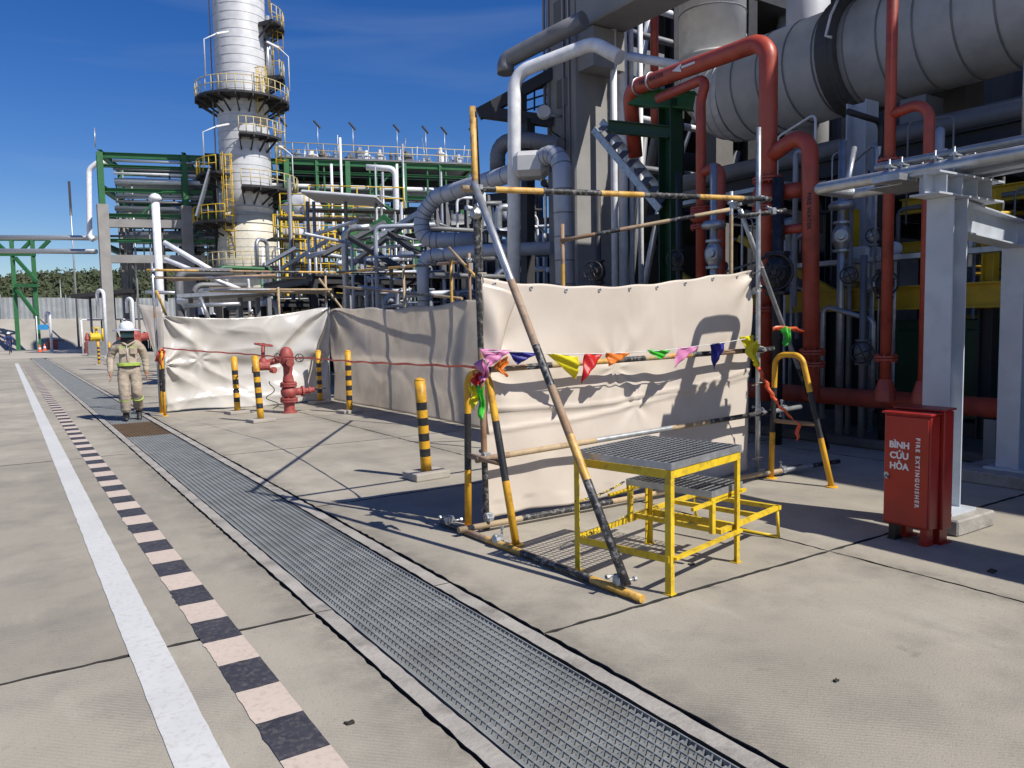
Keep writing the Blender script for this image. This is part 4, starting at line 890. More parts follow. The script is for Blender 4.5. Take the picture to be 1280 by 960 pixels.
# ================================================================ INSULATED PIPES LEFT OF THE CONCRETE COLUMN
def ipipe(label, pts, r, rad, m_=None, name='insulated_pipe', seams=True, sp=.55, grp=None):
    P = fillet(pts, rad, 8); o = thing(name, label, 'pipe', P[-1] if P[-1].z < P[0].z else P[0], grp); m = MB(); m.tube(P, r, 20); m.build('shell', m_ or alu_pipe, o)
    if seams:
        m = MB(); L = 0; nxt = sp*.5
        for a, b in zip(P, P[1:]):
            d = (b-a); ln = d.length; dn = d.normalized()
            while nxt < L+ln:
                m.lathe(a+dn*(nxt-L-.012), [(r+.001, 0), (r+.006, .003), (r+.006, .021), (r+.001, .024)], 18, 0, dn); nxt += sp if ln > .4 else sp*.35
            L += ln
        props(m.build('cladding_seam', mid_steel, o), kind='stuff')
    return o
W = dep
ipipe('tall white pipe bending over in front of the concrete column', [W(642, 395, 14.6), W(643, 92, 14.6), W(742, 54, 14.0), W(775, 72, 13.6)], .125, .38, white_paint, 'white_pipe', False)
ipipe('ribbed grey clad pipe rising then bending left before the concrete column', [W(708, 400, 13.6), W(702, 185, 13.6), W(655, 212, 14.6), W(545, 246, 17.0), W(527, 270, 17.2), W(527, 300, 17.2), W(600, 301, 17.0)], .175, .40, alu_pipe, sp=.42)
bx = thing('valve_box', 'faceted silver insulation box on the ribbed grey pipe', 'insulation box', W(664, 207, 14.3)); m = MB(); R = Matrix.Rotation(-.75, 3, 'Z'); m.box(W(664, 207, 14.3), (.62, .62, .46), 0, R); o = m.build('box', alu, bx); o.modifiers.new('b', 'BEVEL').width = .1
ipipe('grey clad pipe with a hooked top low behind the long tarpaulin', [W(530, 400, 16.2), W(528, 320, 16.2), W(605, 313, 15.8), W(690, 310, 15.2)], .13, .26, alu_pipe, sp=.8)
ipipe('dark grey ribbed loop pipe beside the tall white pipe', [W(622, 215, 16), W(622, 178, 16), W(660, 175, 15.6), W(700, 182, 15.2)], .16, .28, mid_steel, sp=.3)
ipipe('stubby dark grey overhead pipe jutting left from the concrete column', [W(632, 92, 15.4), W(632, 76, 15.4), W(690, 45, 14.9), W(730, 25, 14.4)], .17, .2, mid_steel, seams=False)
kf = thing('steel_bracket', 'dark triangular steel bracket reaching left from the concrete column', 'steel bracket', W(600, 160, 16))
for a, b in (((598, 143), (692, 92)), ((600, 140), (690, 152)), ((650, 118), (650, 150)), ((660, 150), (660, 400))): m = MB(); m.beam(W(*a, 16), W(*b, 16), .2, .22); m.build('member', dark_steel, kf)
rl = thing('walkway_railing', 'dark railing behind the tall white pipe', 'railing', W(655, 140, 16.6))
for y_ in (112, 122, 134): m = MB(); m.tube([W(650, y_+6, 16.6), W(690, y_-6, 16.2)], .02, 6); m.build('rail', dark_steel, rl)
for x_ in (655, 668, 682): m = MB(); m.tube([W(x_, 108, 16.5), W(x_, 138, 16.5)], .02, 6); m.build('post', dark_steel, rl)
# ================================================================ SHADED PROCESS AREA UNDER THE DECK
rnd = random.Random(11)
def one(name, label, cat, mb, m_, grp=None): return props(mb.build(name, m_), label, cat, grp)
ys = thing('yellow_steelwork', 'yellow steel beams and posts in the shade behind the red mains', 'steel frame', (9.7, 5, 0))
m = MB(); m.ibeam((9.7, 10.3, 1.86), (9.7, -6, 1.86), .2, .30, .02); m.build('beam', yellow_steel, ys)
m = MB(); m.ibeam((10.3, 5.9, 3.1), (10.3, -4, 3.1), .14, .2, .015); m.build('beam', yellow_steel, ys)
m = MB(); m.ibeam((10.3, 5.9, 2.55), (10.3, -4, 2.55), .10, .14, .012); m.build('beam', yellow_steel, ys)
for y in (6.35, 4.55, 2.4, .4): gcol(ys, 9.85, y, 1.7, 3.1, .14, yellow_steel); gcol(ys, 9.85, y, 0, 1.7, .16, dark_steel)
m = MB(); m.beam((9.75, 8.2, 2.9), (9.7, 6.4, 1.9), .1, .1); m.beam((9.75, 9.8, 2.6), (9.72, 8.6, 1.9), .1, .1); m.build('brace', yellow_steel, ys)
yw = thing('yellow_walkway', 'sunlit yellow walkway rails and ladder seen between the two grey columns', 'walkway', (10.8, 5.2, 0))
q = dep(1238, 360, 12.4)
for dx, dy in ((-.9, .5), (-.3, .17), (.3, -.17), (.9, -.5)): m = MB(); m.beam((q.x+dx, q.y+dy, 0), (q.x+dx, q.y+dy, 3.3), .06, .06); m.build('post', yellow_steel, yw)
for z in (1.75, 2.3, 2.85, 3.25): m = MB(); m.tube([(q.x-.95, q.y+.53, z), (q.x+.95, q.y-.53, z)], .035, 8); m.build('rail', yellow_steel, yw)
for k in range(7): m = MB(); m.tube([(q.x-.3, q.y+.1, .4+k*.4), (q.x+.1, q.y-.12, .4+k*.4)], .025, 6); m.build('rung', yellow_steel, yw)
gs = thing('green_skid', 'dark green equipment skid below the yellow beams', 'equipment skid', (10.4, 3.6, 0))
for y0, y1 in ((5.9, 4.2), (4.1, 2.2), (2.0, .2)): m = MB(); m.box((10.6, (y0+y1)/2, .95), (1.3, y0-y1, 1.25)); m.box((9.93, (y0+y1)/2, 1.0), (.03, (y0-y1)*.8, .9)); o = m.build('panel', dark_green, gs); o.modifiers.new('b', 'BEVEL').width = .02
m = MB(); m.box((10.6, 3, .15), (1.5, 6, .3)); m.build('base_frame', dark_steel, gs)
m = MB(); q = dep(1243, 415, 9.4); m.box(q, (.04, .22, .8)); m.build('green_post', mat('sunlit_green', (.08, .42, .10), .5), gs)  # sunlit sliver of the skid, painted as a bright green strip
# grating walkway level, drums, columns, pipes
pl = thing('pipe_deck', 'dark steel pipe deck hanging under the concrete slab', 'steel frame', (13, 3, 4))
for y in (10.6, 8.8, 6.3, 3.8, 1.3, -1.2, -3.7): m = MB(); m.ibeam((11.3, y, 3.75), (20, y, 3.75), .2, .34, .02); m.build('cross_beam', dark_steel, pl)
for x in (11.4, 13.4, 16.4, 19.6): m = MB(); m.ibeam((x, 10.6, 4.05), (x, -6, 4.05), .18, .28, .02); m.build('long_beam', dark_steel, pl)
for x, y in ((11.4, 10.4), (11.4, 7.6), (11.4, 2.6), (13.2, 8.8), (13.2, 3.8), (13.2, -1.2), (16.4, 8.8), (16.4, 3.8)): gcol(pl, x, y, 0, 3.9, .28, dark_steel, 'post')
for k in range(16):
    x = 11.5+k*.5; r = rnd.choice((.05, .08, .11, .16)); z = 4.2+r; m_ = rnd.choice((mid_steel, alu_pipe, galv, mid_steel)); m = MB(); m.tube([(x, 11.4+rnd.random(), z), (x, -7, z)], r, 10)
    m.build('rack_pipe', m_, pl)
for k in range(26):
    x = rnd.uniform(9.9, 15.5); y = rnd.uniform(-3, 10.2); r = rnd.choice((.03, .04, .06, .09)); m_ = rnd.choice((mid_steel, dark_steel, galv, alu_pipe)); m = MB(); z1 = rnd.uniform(3.4, 4.3)
    m.tube(fillet([(x, y, .3), (x, y, z1), (x+rnd.choice((-.8, .8)), y+rnd.uniform(-.5, .5), z1+.02)], r*3, 5), r, 10); m.build('drop_pipe', m_, pl)
for (x, y, L, r, z) in ((17.6, 7.5, 6, 1.15, 2.0), (17.4, -1, 6.5, 1.2, 2.0), (14.6, 11.9, 3.5, .9, 1.7)):
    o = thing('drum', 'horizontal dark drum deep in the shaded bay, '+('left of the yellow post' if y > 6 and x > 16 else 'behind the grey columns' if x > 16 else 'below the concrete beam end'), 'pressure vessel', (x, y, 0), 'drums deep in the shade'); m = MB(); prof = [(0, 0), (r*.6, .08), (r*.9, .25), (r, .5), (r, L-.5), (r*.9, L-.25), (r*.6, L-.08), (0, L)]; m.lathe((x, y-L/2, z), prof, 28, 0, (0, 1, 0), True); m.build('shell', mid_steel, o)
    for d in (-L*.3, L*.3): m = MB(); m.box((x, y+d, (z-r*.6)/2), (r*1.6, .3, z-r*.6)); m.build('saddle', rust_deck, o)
cw = thing('dark_backdrop', 'added dark backdrop, a ribbed cladding wall closing the shaded bay', 'wall', (20.9, 6, 0))
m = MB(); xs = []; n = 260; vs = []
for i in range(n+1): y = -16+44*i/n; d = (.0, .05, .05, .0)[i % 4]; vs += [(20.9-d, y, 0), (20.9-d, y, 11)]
m.add(vs, [(2*i, 2*i+2, 2*i+3, 2*i+1) for i in range(n)]); m.build('cladding', mat('backdrop_dark', (.07, .072, .075), .7, stretch=(1, 1, .2)), cw)  # wall added only as a dark background for the shaded bay
for k in range(30):
    x = rnd.uniform(9.9, 13.2); y = rnd.uniform(-2, 9.5); z = rnd.uniform(.5, 3.9); r = rnd.choice((.02, .03, .05, .07)); L = rnd.uniform(.6, 2.5); m = MB()
    a = V((x, y, z)); b = a+V((0, L, 0)) if k % 2 else a+V((L*.6, 0, 0)); m.tube(fillet([a, b, b-V((0, 0, min(z-.2, rnd.uniform(.4, 2))))], r*3, 4), r, 8); m.build('small_pipe', rnd.choice((mid_steel, dark_steel, galv, rust_deck)), pl)
for k in range(46):
    x = rnd.uniform(9.0, 10.2); y = rnd.uniform(.5, 9.6); r = rnd.choice((.012, .018, .025, .035)); z0 = rnd.uniform(.15, 2.2); z1 = z0+rnd.uniform(.8, 2.6); m = MB(); dx, dy = rnd.uniform(-.3, .5), rnd.uniform(-.9, .9)
    m.tube(fillet([(x, y, z0), (x, y, z1), (x+dx, y+dy, z1+rnd.uniform(-.2, .2)), (x+dx, y+dy, max(.3, z1-rnd.uniform(.3, 1.4)))], .08, 4), r, 8); m.build('impulse_tube', rnd.choice((galv, alu_pipe, white_paint, mid_steel)), pl)
for k in range(16):
    x = rnd.uniform(9.2, 10.4); y = rnd.uniform(.5, 9.2); z = rnd.uniform(.8, 3.2); m = MB(); m.lathe((x, y, z), [(.05, 0), (.09, .03), (.09, .1), (.05, .13)], 12, 0, (-1, rnd.uniform(-.8, .3), 0)); m.tube([(x, y, .12), (x, y, z)], .022, 6); m.build('gauge', rnd.choice((galv, alu, white_paint)), pl)
for k in range(8):
    y = 9.2-k*1.15; z = rnd.choice((2.35, 2.9, 3.5)); m = MB(); m.beam((9.3, y, z), (9.3, y-1.1, z), .22, .06); m.build('tray_length', galv, pl)
bfm = thing('process_structure', 'dark open steel floors behind the concrete column', 'steel frame', (15, 16, 0))
for z in (4.3, 7.4, 10.4): m = MB(); m.box((17.6, 16.4, z), (6.4, 4.4, .25)); m.build('floor_deck', dark_steel, bfm)
for x, y in ((12.2, 14.4), (14.6, 14.4), (17.4, 14.4), (20.6, 14.4), (15.8, 18.4), (20.6, 18.4)): gcol(bfm, x, y, 0, 12, .35, dark_steel)
m = MB(); m.box((20.4, 19.4, 6), (8.4, .2, 12)); m.build('back_wall', mid_steel, bfm)
for k in range(16):
    x = 12.2+k*.5; z0 = rnd.choice((.3, 4.5)); m = MB(); m.tube([(x, 14.5+rnd.uniform(0, 2), z0), (x, 14.5+rnd.uniform(0, .1), z0+rnd.choice((3, 6)))], rnd.choice((.05, .09, .14)), 8); m.build('riser_pipe', rnd.choice((white_paint, mid_steel, galv)), bfm)
for z in (5.4, 6.6, 8.6, 9.3): m = MB(); m.tube([(12, 14.3, z), (21, 14.4, z)], .09, 8); m.build('line_pipe', rnd.choice((white_paint, mid_steel)), bfm)
pbk = thing('process_block', 'dark plant block with pipes beyond the ribbed grey pipe', 'plant block', dep(600, 400, 34))
q0, q1 = dep(520, 398, 36), dep(700, 398, 33); q0.z = q1.z = 0
m = MB(); m.beam(q0+V((0, 0, 2.2)), q1+V((0, 0, 2.2)), 3, 4.4); m.build('block', dark_steel, pbk)
for z in (4.7, 5.9, 7.1):
    for o_ in (-1.4, 1.4): m = MB(); m.ibeam(q0+V((0, o_, z)), q1+V((0, o_, z)), .18, .3, .02); m.build('floor_beam', dark_steel, pbk)
for k in range(8):
    for o_ in (-1.4, 1.4): p = q0.lerp(q1, k/7)+V((0, o_, 0)); m = MB(); m.ibeam(p, p+V((0, 0, 7.2)), .25, .25, .02, 0, (0, 1, 0)); m.build('post', mid_steel, pbk)
for k in range(12):
    p = q0.lerp(q1, rnd.random())+V((0, rnd.uniform(-1, 1), rnd.choice((4.9, 5.2, 6.1, 6.4)))); m = MB(); m.lathe(p, [(.0, 0), (.3, .05), (.35, .2), (.35, 1.6), (.3, 1.75), (0, 1.8)], 12, 0, (1, -.4, 0), True); m.build('exchanger', rnd.choice((mid_steel, alu_pipe, galv)), pbk)
for k in range(30):
    p = q0.lerp(q1, (k+.5)/30)+V((-.6, -2.2-rnd.random(), 0)); m = MB(); h = rnd.uniform(2.5, 7.4); m.tube(fillet([p, p+V((0, 0, h)), p+V((rnd.choice((-1, 1))*.8, -.3, h+.02))], .25, 4), rnd.choice((.06, .1, .16)), 8); m.build('process_pipe', rnd.choice((mid_steel, alu_pipe, galv, white_paint, dark_steel)), pbk)
for z in (1.8, 3.2, 4.4, 5.6): m = MB(); m.tube([q0+V((-.5, -2.0, z)), q1+V((-.5, -2.0, z))], rnd.choice((.08, .16)), 8); m.build('line_pipe', rnd.choice((mid_steel, alu_pipe, galv)), pbk)
def valve(label, p, r, m_, wheel=True, ax=(-1, -.6, 0), act=False, grp=None):
    p = Vector(p); o = thing('valve', label, 'valve', p, grp); ax = Vector(ax).normalized(); m = MB()
    m.lathe(p-V((0, 0, r*1.6)), [(r*.9, 0), (r*.9, r*.25), (r*.55, r*.3), (r*.95, r*1.1), (r*1.0, r*1.6), (r*.95, r*2.1), (r*.55, r*2.9), (r*.9, r*2.95), (r*.9, r*3.2)], 16, 0, smooth=False)
    m.tube([p, p+ax*r*2.2], r*.45, 10); m.lathe(p+ax*r*.95, [(r*.7, 0), (r*.7, r*.2)], 12, 0, ax); vb = m.build('body', m_, o)
    m = MB(); m.tube([p-V((0, 0, p.z)), p+V((0, 0, 1.2 if p.z < 3 else .6))], r*.42, 10); m.build('pipe', m_, o)
    if wheel: handwheel('handwheel', p+ax*r*2.3, ax, r*1.3, r*.11, black_paint, vb)
    if act: m = MB(); m.lathe(p+V((0, 0, r*2)), [(r*.3, 0), (r*.3, r*.8), (r*1.3, r*.9), (r*1.4, r*1.3), (r*1.1, r*1.7), (0, r*1.9)], 18, 0, smooth=True); m.build('actuator', galv, o)
    return o
valve('big black valve with handwheel before the slim red riser', dep(1106, 355, 9.3), .11, black_paint)
valve('round grey headed valve on a thin stem right of the second red main', dep(1052, 296, 9.8), .12, galv, False, act=True)
valve('grey topped control valve left of the scaffold upright', dep(892, 318, 10.4), .12, galv, False, act=True)
valve('black disc shaped valve behind the galvanised scaffold upright', dep(972, 342, 9.8), .17, black_paint, True)
valve('pale instrument valve hung on grey conduit right of the red mains', dep(1092, 296, 10.0), .07, galv, True)
valve('silver valve under the yellow beam left of the grey column', dep(1062, 345, 9.8), .08, mid_steel, True)
valve('small black handwheel valve just above the cream screen', dep(748, 340, 11.5), .11, dark_steel, True)
valve('dark valve cluster just above the cream screen left of the red riser', dep(848, 325, 10.8), .09, dark_steel, True)
valve('low valve lying in shade by the header pipe', dep(1078, 440, 9.6), .10, mid_steel, True)
for px, py, dd, L_, lab in ((838, 230, 12.6, 1.5, 'pale cabinet in the shade left of the slim cranked riser'), (1083, 330, 10.2, .7, 'grey instrument box on a post behind the slim red riser')):
    q = dep(px, py, dd); o = thing('instrument_box', lab, 'instrument box', (q.x, q.y, 0)); m = MB(); m.box(q, (.35, .25, .45)); b = m.build('box', alu, o); b.modifiers.new('b', 'BEVEL').width = .03
    m = MB(); m.tube([(q.x, q.y, 0), (q.x, q.y, q.z-.2)], .04, 8); m.build('post', mid_steel, o)
# pale upright pipes seen between the column and the green portal
for k, (px, w_) in enumerate(((768, .07), (779, .10), (790, .05), (755, .05), (801, .06))):
    q = dep(px, 250, 15.5+k*.4); m = MB(); m.tube([(q.x, q.y, 0), (q.x, q.y, 9)], w_, 10); one('white_riser', ('second', 'fourth', 'third last', 'first', 'last')[k]+' from the left of the pale vertical pipes beside the concrete column', 'pipe', m, white_paint, 'pale risers by the concrete column')
q0, q1 = dep(786, 70, 14.2), dep(850, 82, 13.4); m = MB(); m.tube([q0, q1], .08, 10); one('white_pipe', 'short white horizontal pipe under the concrete beam', 'pipe', m, white_paint)
vv_ = thing('column_vessel', 'white clad vertical pipe at the top beside the saddle band', 'vessel', dep(1010, 20, 15.5)); q = dep(1010, 20, 15.5); m = MB(); m.lathe((q.x, q.y, 3), [(.42, 0), (.42, 9)], 20, 0, smooth=True); m.build('shell', white_clad, vv_); m = MB(); m.lathe((q.x+1.1, q.y-.6, 7.3), [(.3, 0), (.3, 3)], 20, 0, smooth=True); m.build('nozzle', white_clad, vv_)
for k in range(10):
    y = 12.5-k*.35; 
gr_ = thing('grey_post', 'grey steel post standing behind the second red main', 'post', (10.5, 6.6, 0)); q = dep(1076, 250, 10.8); m = MB(); m.ibeam((q.x, q.y, 0), (q.x, q.y, 4.6), .3, .3, .02); m.build('shaft', steel_grey, gr_)
m = MB(); m.beam((q.x, q.y-.1, 2.9), (q.x-.25, q.y-.4, 3.9), .07, .02); m.build('ladder_stile', white_paint, gr_)

# ================================================================ MIDDLE GROUND PLANT BEHIND THE TARPAULINS
mg = 'pipework behind the long tarpaulin'
def P2(px0, py0, px1, py1, d0, d1, r, m_, name='process_pipe', label='pipe behind the long tarpaulin', cat='pipe', grp=mg, seg=10):
    m = MB(); m.tube([dep(px0, py0, d0), dep(px1, py1, d1)], r, seg); return one(name, label, cat, m, m_, grp)
plant = thing('process_plant', 'dense tangle of grey process pipes behind the long tarpaulin', 'pipework', (11, 28, 0))
for k in range(70):
    px = rnd.uniform(420, 640); d = rnd.uniform(20, 34); r = rnd.choice((.03, .04, .06, .09)); q = dep(px, 400, d); h = rnd.uniform(2, 4.6); m_ = rnd.choice((mid_steel, alu_pipe, alu_pipe, galv, white_paint)); m = MB()
    dx = rnd.choice((-1, 1))*rnd.uniform(1, 4); m.tube(fillet([(q.x, q.y, 0), (q.x, q.y, h), (q.x+dx*.5, q.y-abs(dx)*.4, h+.02)], r*3, 5), r, 10); m.build('process_pipe', m_, plant)
for k in range(24):
    d = rnd.uniform(19, 34); px = rnd.uniform(400, 560); q = dep(px, 380, d); z = rnd.choice((1.2, 2.2, 3.0, 3.6, 4.4)); m = MB(); L = rnd.uniform(2, 5); r = rnd.choice((.04, .05, .07, .10)); m.tube([(q.x, q.y, z), (q.x+L*rnd.choice((0, 1)), q.y+L*.02-.001, z)] if k % 2 else [(q.x, q.y-L/2, z), (q.x, q.y+L/2, z)], r, 10); m.build('process_pipe', rnd.choice((mid_steel, dark_steel, alu_pipe, galv, mid_steel)), plant)
for (x, y, w, d_, h, lab) in ((9.2, 24, 3.5, 5, 3.0, 'low'), (13.5, 30, 4, 6, 3.6, 'broad'), (9.8, 33, 3, 5, 2.6, 'small')):
    o = thing('equipment_skid', lab+' dark steel equipment skid behind the long tarpaulin', 'equipment skid', (x, y, 0))
    for i in (-1, 1):
        for j in (-1, 1): gcol(o, x+i*w/2, y+j*d_/2, 0, h, .2, dark_steel)
    for z in (h*.55, h):
        for j in (-1, 1): m = MB(); m.ibeam((x-w/2, y+j*d_/2, z), (x+w/2, y+j*d_/2, z), .15, .22, .015); m.build('beam', dark_steel, o)
        for i in (-1, 1): m = MB(); m.ibeam((x+i*w/2, y-d_/2, z), (x+i*w/2, y+d_/2, z), .15, .22, .015); m.build('beam', dark_steel, o)
    m = MB(); m.lathe((x, y-d_*.42, h*.32), [(0, 0), (.5, .1), (.62, .35), (.62, d_*.84-.35), (.5, d_*.84-.1), (0, d_*.84)], 20, 0, (0, 1, 0), True); m.build('drum', mid_steel, o)
    m = MB(); m.box((x, y, .12), (w+.4, d_+.4, .24)); m.build('plinth', concrete, o)
    m = MB(); m.box((x, y, h+.14), (w, d_, .05)); m.build('floor_plate', dark_steel, o)
for k in range(60):
    px = rnd.uniform(325, 520); d = rnd.uniform(30, 52); q = dep(px, 400, d); h = rnd.uniform(3, 9); r = rnd.choice((.03, .045, .06, .09)); m = MB(); dx = rnd.uniform(-2.5, 2.5)
    m.tube([(q.x, q.y, 0), (q.x, q.y, h)] if k % 3 else fillet([(q.x, q.y, 0), (q.x, q.y, h), (q.x+dx, q.y-.4, h+.02), (q.x+dx, q.y-.4, h-1.5)], .25, 4), r, 8); m.build('process_pipe', rnd.choice((galv, white_paint, alu_pipe, mid_steel, green_steel, yellow_steel)), plant)
for k in range(14):
    q = dep(rnd.uniform(340, 500), 400, rnd.uniform(32, 48)); z = rnd.uniform(2, 7); m = MB(); m.beam((q.x-2, q.y+.7, z), (q.x+2, q.y-.7, z), .9, .08); m.build('small_platform', dark_steel, plant); m = MB()
    for zz in (.55, 1.05): m.tube([(q.x-2, q.y+.3, z+zz), (q.x+2, q.y-1.1, z+zz)], .03, 6)
    for i in range(5): m.tube([(q.x-2+i, q.y+.3-.35*i, z), (q.x-2+i, q.y+.3-.35*i, z+1.05)], .03, 6)
    m.build('railing', yellow_steel if k % 2 else galv, plant)
# silver/dark slanting trays
for k, (a, b, d0, d1, w, m_, lab) in enumerate((((405, 318), (482, 278), 24, 24, .35, mid_steel, 'lowest slanting cable tray left of the grey hooked pipe'), ((440, 330), (527, 264), 26, 25, .3, mid_steel, 'middle slanting cable tray left of the grey hooked pipe'), ((474, 296), (524, 266), 22, 22, .3, galv, 'short slanting cable tray touching the grey hooked pipe'), ((425, 290), (500, 335), 23, 22, .25, dark_steel, 'dark tray falling to the right below the white canopy'), ((486, 290), (540, 330), 22, 21, .25, dark_steel, 'dark tray falling to the right under the hooked pipe'), ((334, 330), (370, 310), 30, 30, .3, galv, 'silver tray at the foot of the tall tower'), ((352, 336), (410, 300), 31, 31, .25, galv, 'silver tray right of the foot of the tall tower'))):
    m = MB(); m.beam(dep(*a, d0), dep(*b, d1), w, .12); one('cable_tray', lab, 'cable tray', m, m_)
gb_ = thing('green_brace_frame', 'green braced steel frame below the white canopy', 'steel frame', dep(470, 340, 27))
for a, b in (((440, 310), (478, 275)), ((478, 270), (520, 315)), ((520, 300), (520, 400)), ((440, 290), (440, 400))): m = MB(); m.beam(dep(*a, 27), dep(*b, 27), .22, .22); m.build('member', green_steel, gb_)
cn = thing('canopy', 'flat white canopy on posts above the middle plant', 'canopy', dep(430, 300, 30))
pa, pb_ = dep(385, 245, 30), dep(476, 252, 30); m = MB(); m.beam(pa, pb_, 2.2, .14); o = m.build('canopy_roof', white_clad, cn); o.modifiers.new('b', 'BEVEL').width = .05
for px in (384, 392, 432, 470): m = MB(); q = dep(px, 252, 30); m.tube([(q.x, q.y, 0), (q.x, q.y, q.z)], .07, 8); m.build('post', galv, cn)
ipipe('white clad vessel pipe curving down right of the tall tower', [W(360, 268, 46), W(378, 250, 46), W(392, 262, 46), W(392, 420, 46)], .62, 1.2, white_clad, sp=1.2)
ipipe('second white clad bent pipe right of the tall tower', [W(352, 295, 44), W(370, 295, 44), W(385, 300, 44), W(372, 420, 44)], .5, 1.0, white_clad, sp=1.2)
for k, (px, py) in enumerate(((360, 300), (384, 330), (412, 320), (398, 345))):
    q = dep(px, py, 38); o = thing('yellow_ladder', ('first', 'second', 'third', 'last')[k]+' yellow caged ladder from the tower towards the right' , 'ladder', (q.x, q.y, 0)); 
    for dx in (-.3, .3): m = MB(); m.tube([(q.x+dx, q.y, 0), (q.x+dx, q.y, q.z+1.4)], .05, 6); m.build('stile', yellow_steel, o)
    m = MB()
    for j in range(int((q.z+1.2)/.35)): m.tube([(q.x-.3, q.y, .3+j*.35), (q.x+.3, q.y, .3+j*.35)], .03, 5)
    m.build('rungs', yellow_steel, o); m = MB(); m.box((q.x, q.y, q.z), (1.8, 1.4, .08)); m.build('landing', dark_steel, o)
    m = MB()
    for z in (.55, 1.1): m.tube([(q.x-.9, q.y-.7, q.z+z), (q.x+.9, q.y-.7, q.z+z)], .035, 6)
    for dx in (-.9, -.3, .3, .9): m.tube([(q.x+dx, q.y-.7, q.z), (q.x+dx, q.y-.7, q.z+1.1)], .035, 6)
    m.build('railing', yellow_steel, o)
# foreground plant right behind the glossy sheet: low roofs, rails and pipes
for k, (a, b, d, r, m_, lab) in enumerate((((222, 376), (330, 372), 24, .09, white_paint, 'upper white pipe over the glossy tarpaulin'), ((232, 382), (300, 380), 22, .06, galv, 'lower silver pipe over the glossy tarpaulin'), ((205, 303), (285, 350), 26, .09, white_paint, 'upper white slanting strut left of the tower'), ((206, 324), (300, 362), 26, .08, white_paint, 'lower white slanting strut left of the tower'), ((262, 362), (416, 365), 21, .07, pole_tan, 'long pale rail above the glossy tarpaulin'), ((210, 350), (345, 344), 24, .05, pole_rust, 'rusty rail above the glossy tarpaulin'), ((250, 372), (262, 400), 21, .05, galv, 'thin steel leg behind the glossy tarpaulin'))):
    m = MB(); m.tube([dep(*a, d), dep(*b, d)], r, 8); one('plant_pipe', lab, 'pipe', m, m_)
sh = thing('plant_shelter', 'low open steel shelter with a grey roof behind the glossy tarpaulin', 'shelter', dep(280, 420, 23))
m = MB(); m.beam(dep(232, 372, 23), dep(340, 366, 23.5), 2.4, .10); m.build('shelter_roof', galv, sh)
for px in (238, 258, 300, 322, 336): m = MB(); q = dep(px, 372, 23); m.beam((q.x, q.y, 0), (q.x, q.y, q.z), .12, .12); m.build('post', mid_steel, sh)
m = MB(); q = dep(290, 400, 24); m.box((q.x, q.y, .9), (2.6, 1.2, 1.2)); m.lathe((q.x-1, q.y, 1.8), [(.3, 0), (.3, .5)], 12, 0, (1, 0, 0)); m.build('pump', dark_steel, sh)
plant2 = thing('process_plant', 'low tangle of pipes and pumps behind the glossy tarpaulin', 'pipework', (9, 32, 0))
for k in range(22):
    px = rnd.uniform(215, 425); d = rnd.uniform(24, 44); q = dep(px, 400, d); h = rnd.uniform(1.5, 3.6); r = rnd.choice((.05, .07, .1, .14)); m = MB(); m.tube(fillet([(q.x, q.y, 0), (q.x, q.y, h), (q.x+rnd.uniform(-2, 2), q.y, h+.01)], .3, 4), r, 8); m.build('process_pipe', rnd.choice((dark_steel, mid_steel, galv, white_paint)), plant2)

# ================================================================ TOWER
TX, TY = 16.4, 61.8
tw = thing('column_tower', 'tall white clad distillation tower with ringed platforms and yellow ladders', 'tower', (TX, TY, 0))
m = MB(); m.lathe((TX, TY, 0), [(1.94, 10.2), (1.9, 12.5), (1.9, 36), (1.6, 37.2), (0, 37.8)], 48, 0, smooth=True); m.build('shell', white_clad, tw)
m = MB(); m.lathe((TX, TY, 0), [(2.55, 0), (2.5, 6.5), (2.25, 8.5), (1.97, 10.5)], 48, 0, smooth=True); m.build('skirt', mat('cream_cladding', (.58, .54, .43), .5, dirt=(.42, .38, .3), dirt_amt=.4, dirt_scale=.8), tw)
def rad_at(z): return 2.5 if z < 6.5 else 2.25+(8.5-z)*.12 if z < 8.5 else 2.25-(z-8.5)*.1 if z < 11.5 else 1.9
m = MB(); z = 1.0
while z < 36: 
    r = rad_at(z); m.lathe((TX, TY, z), [(r+.0, 0), (r+.016, .008), (r+.016, .028), (r+.0, .036)], 48); z += .62
props(m.build('cladding_seams', galv, tw), kind='stuff')
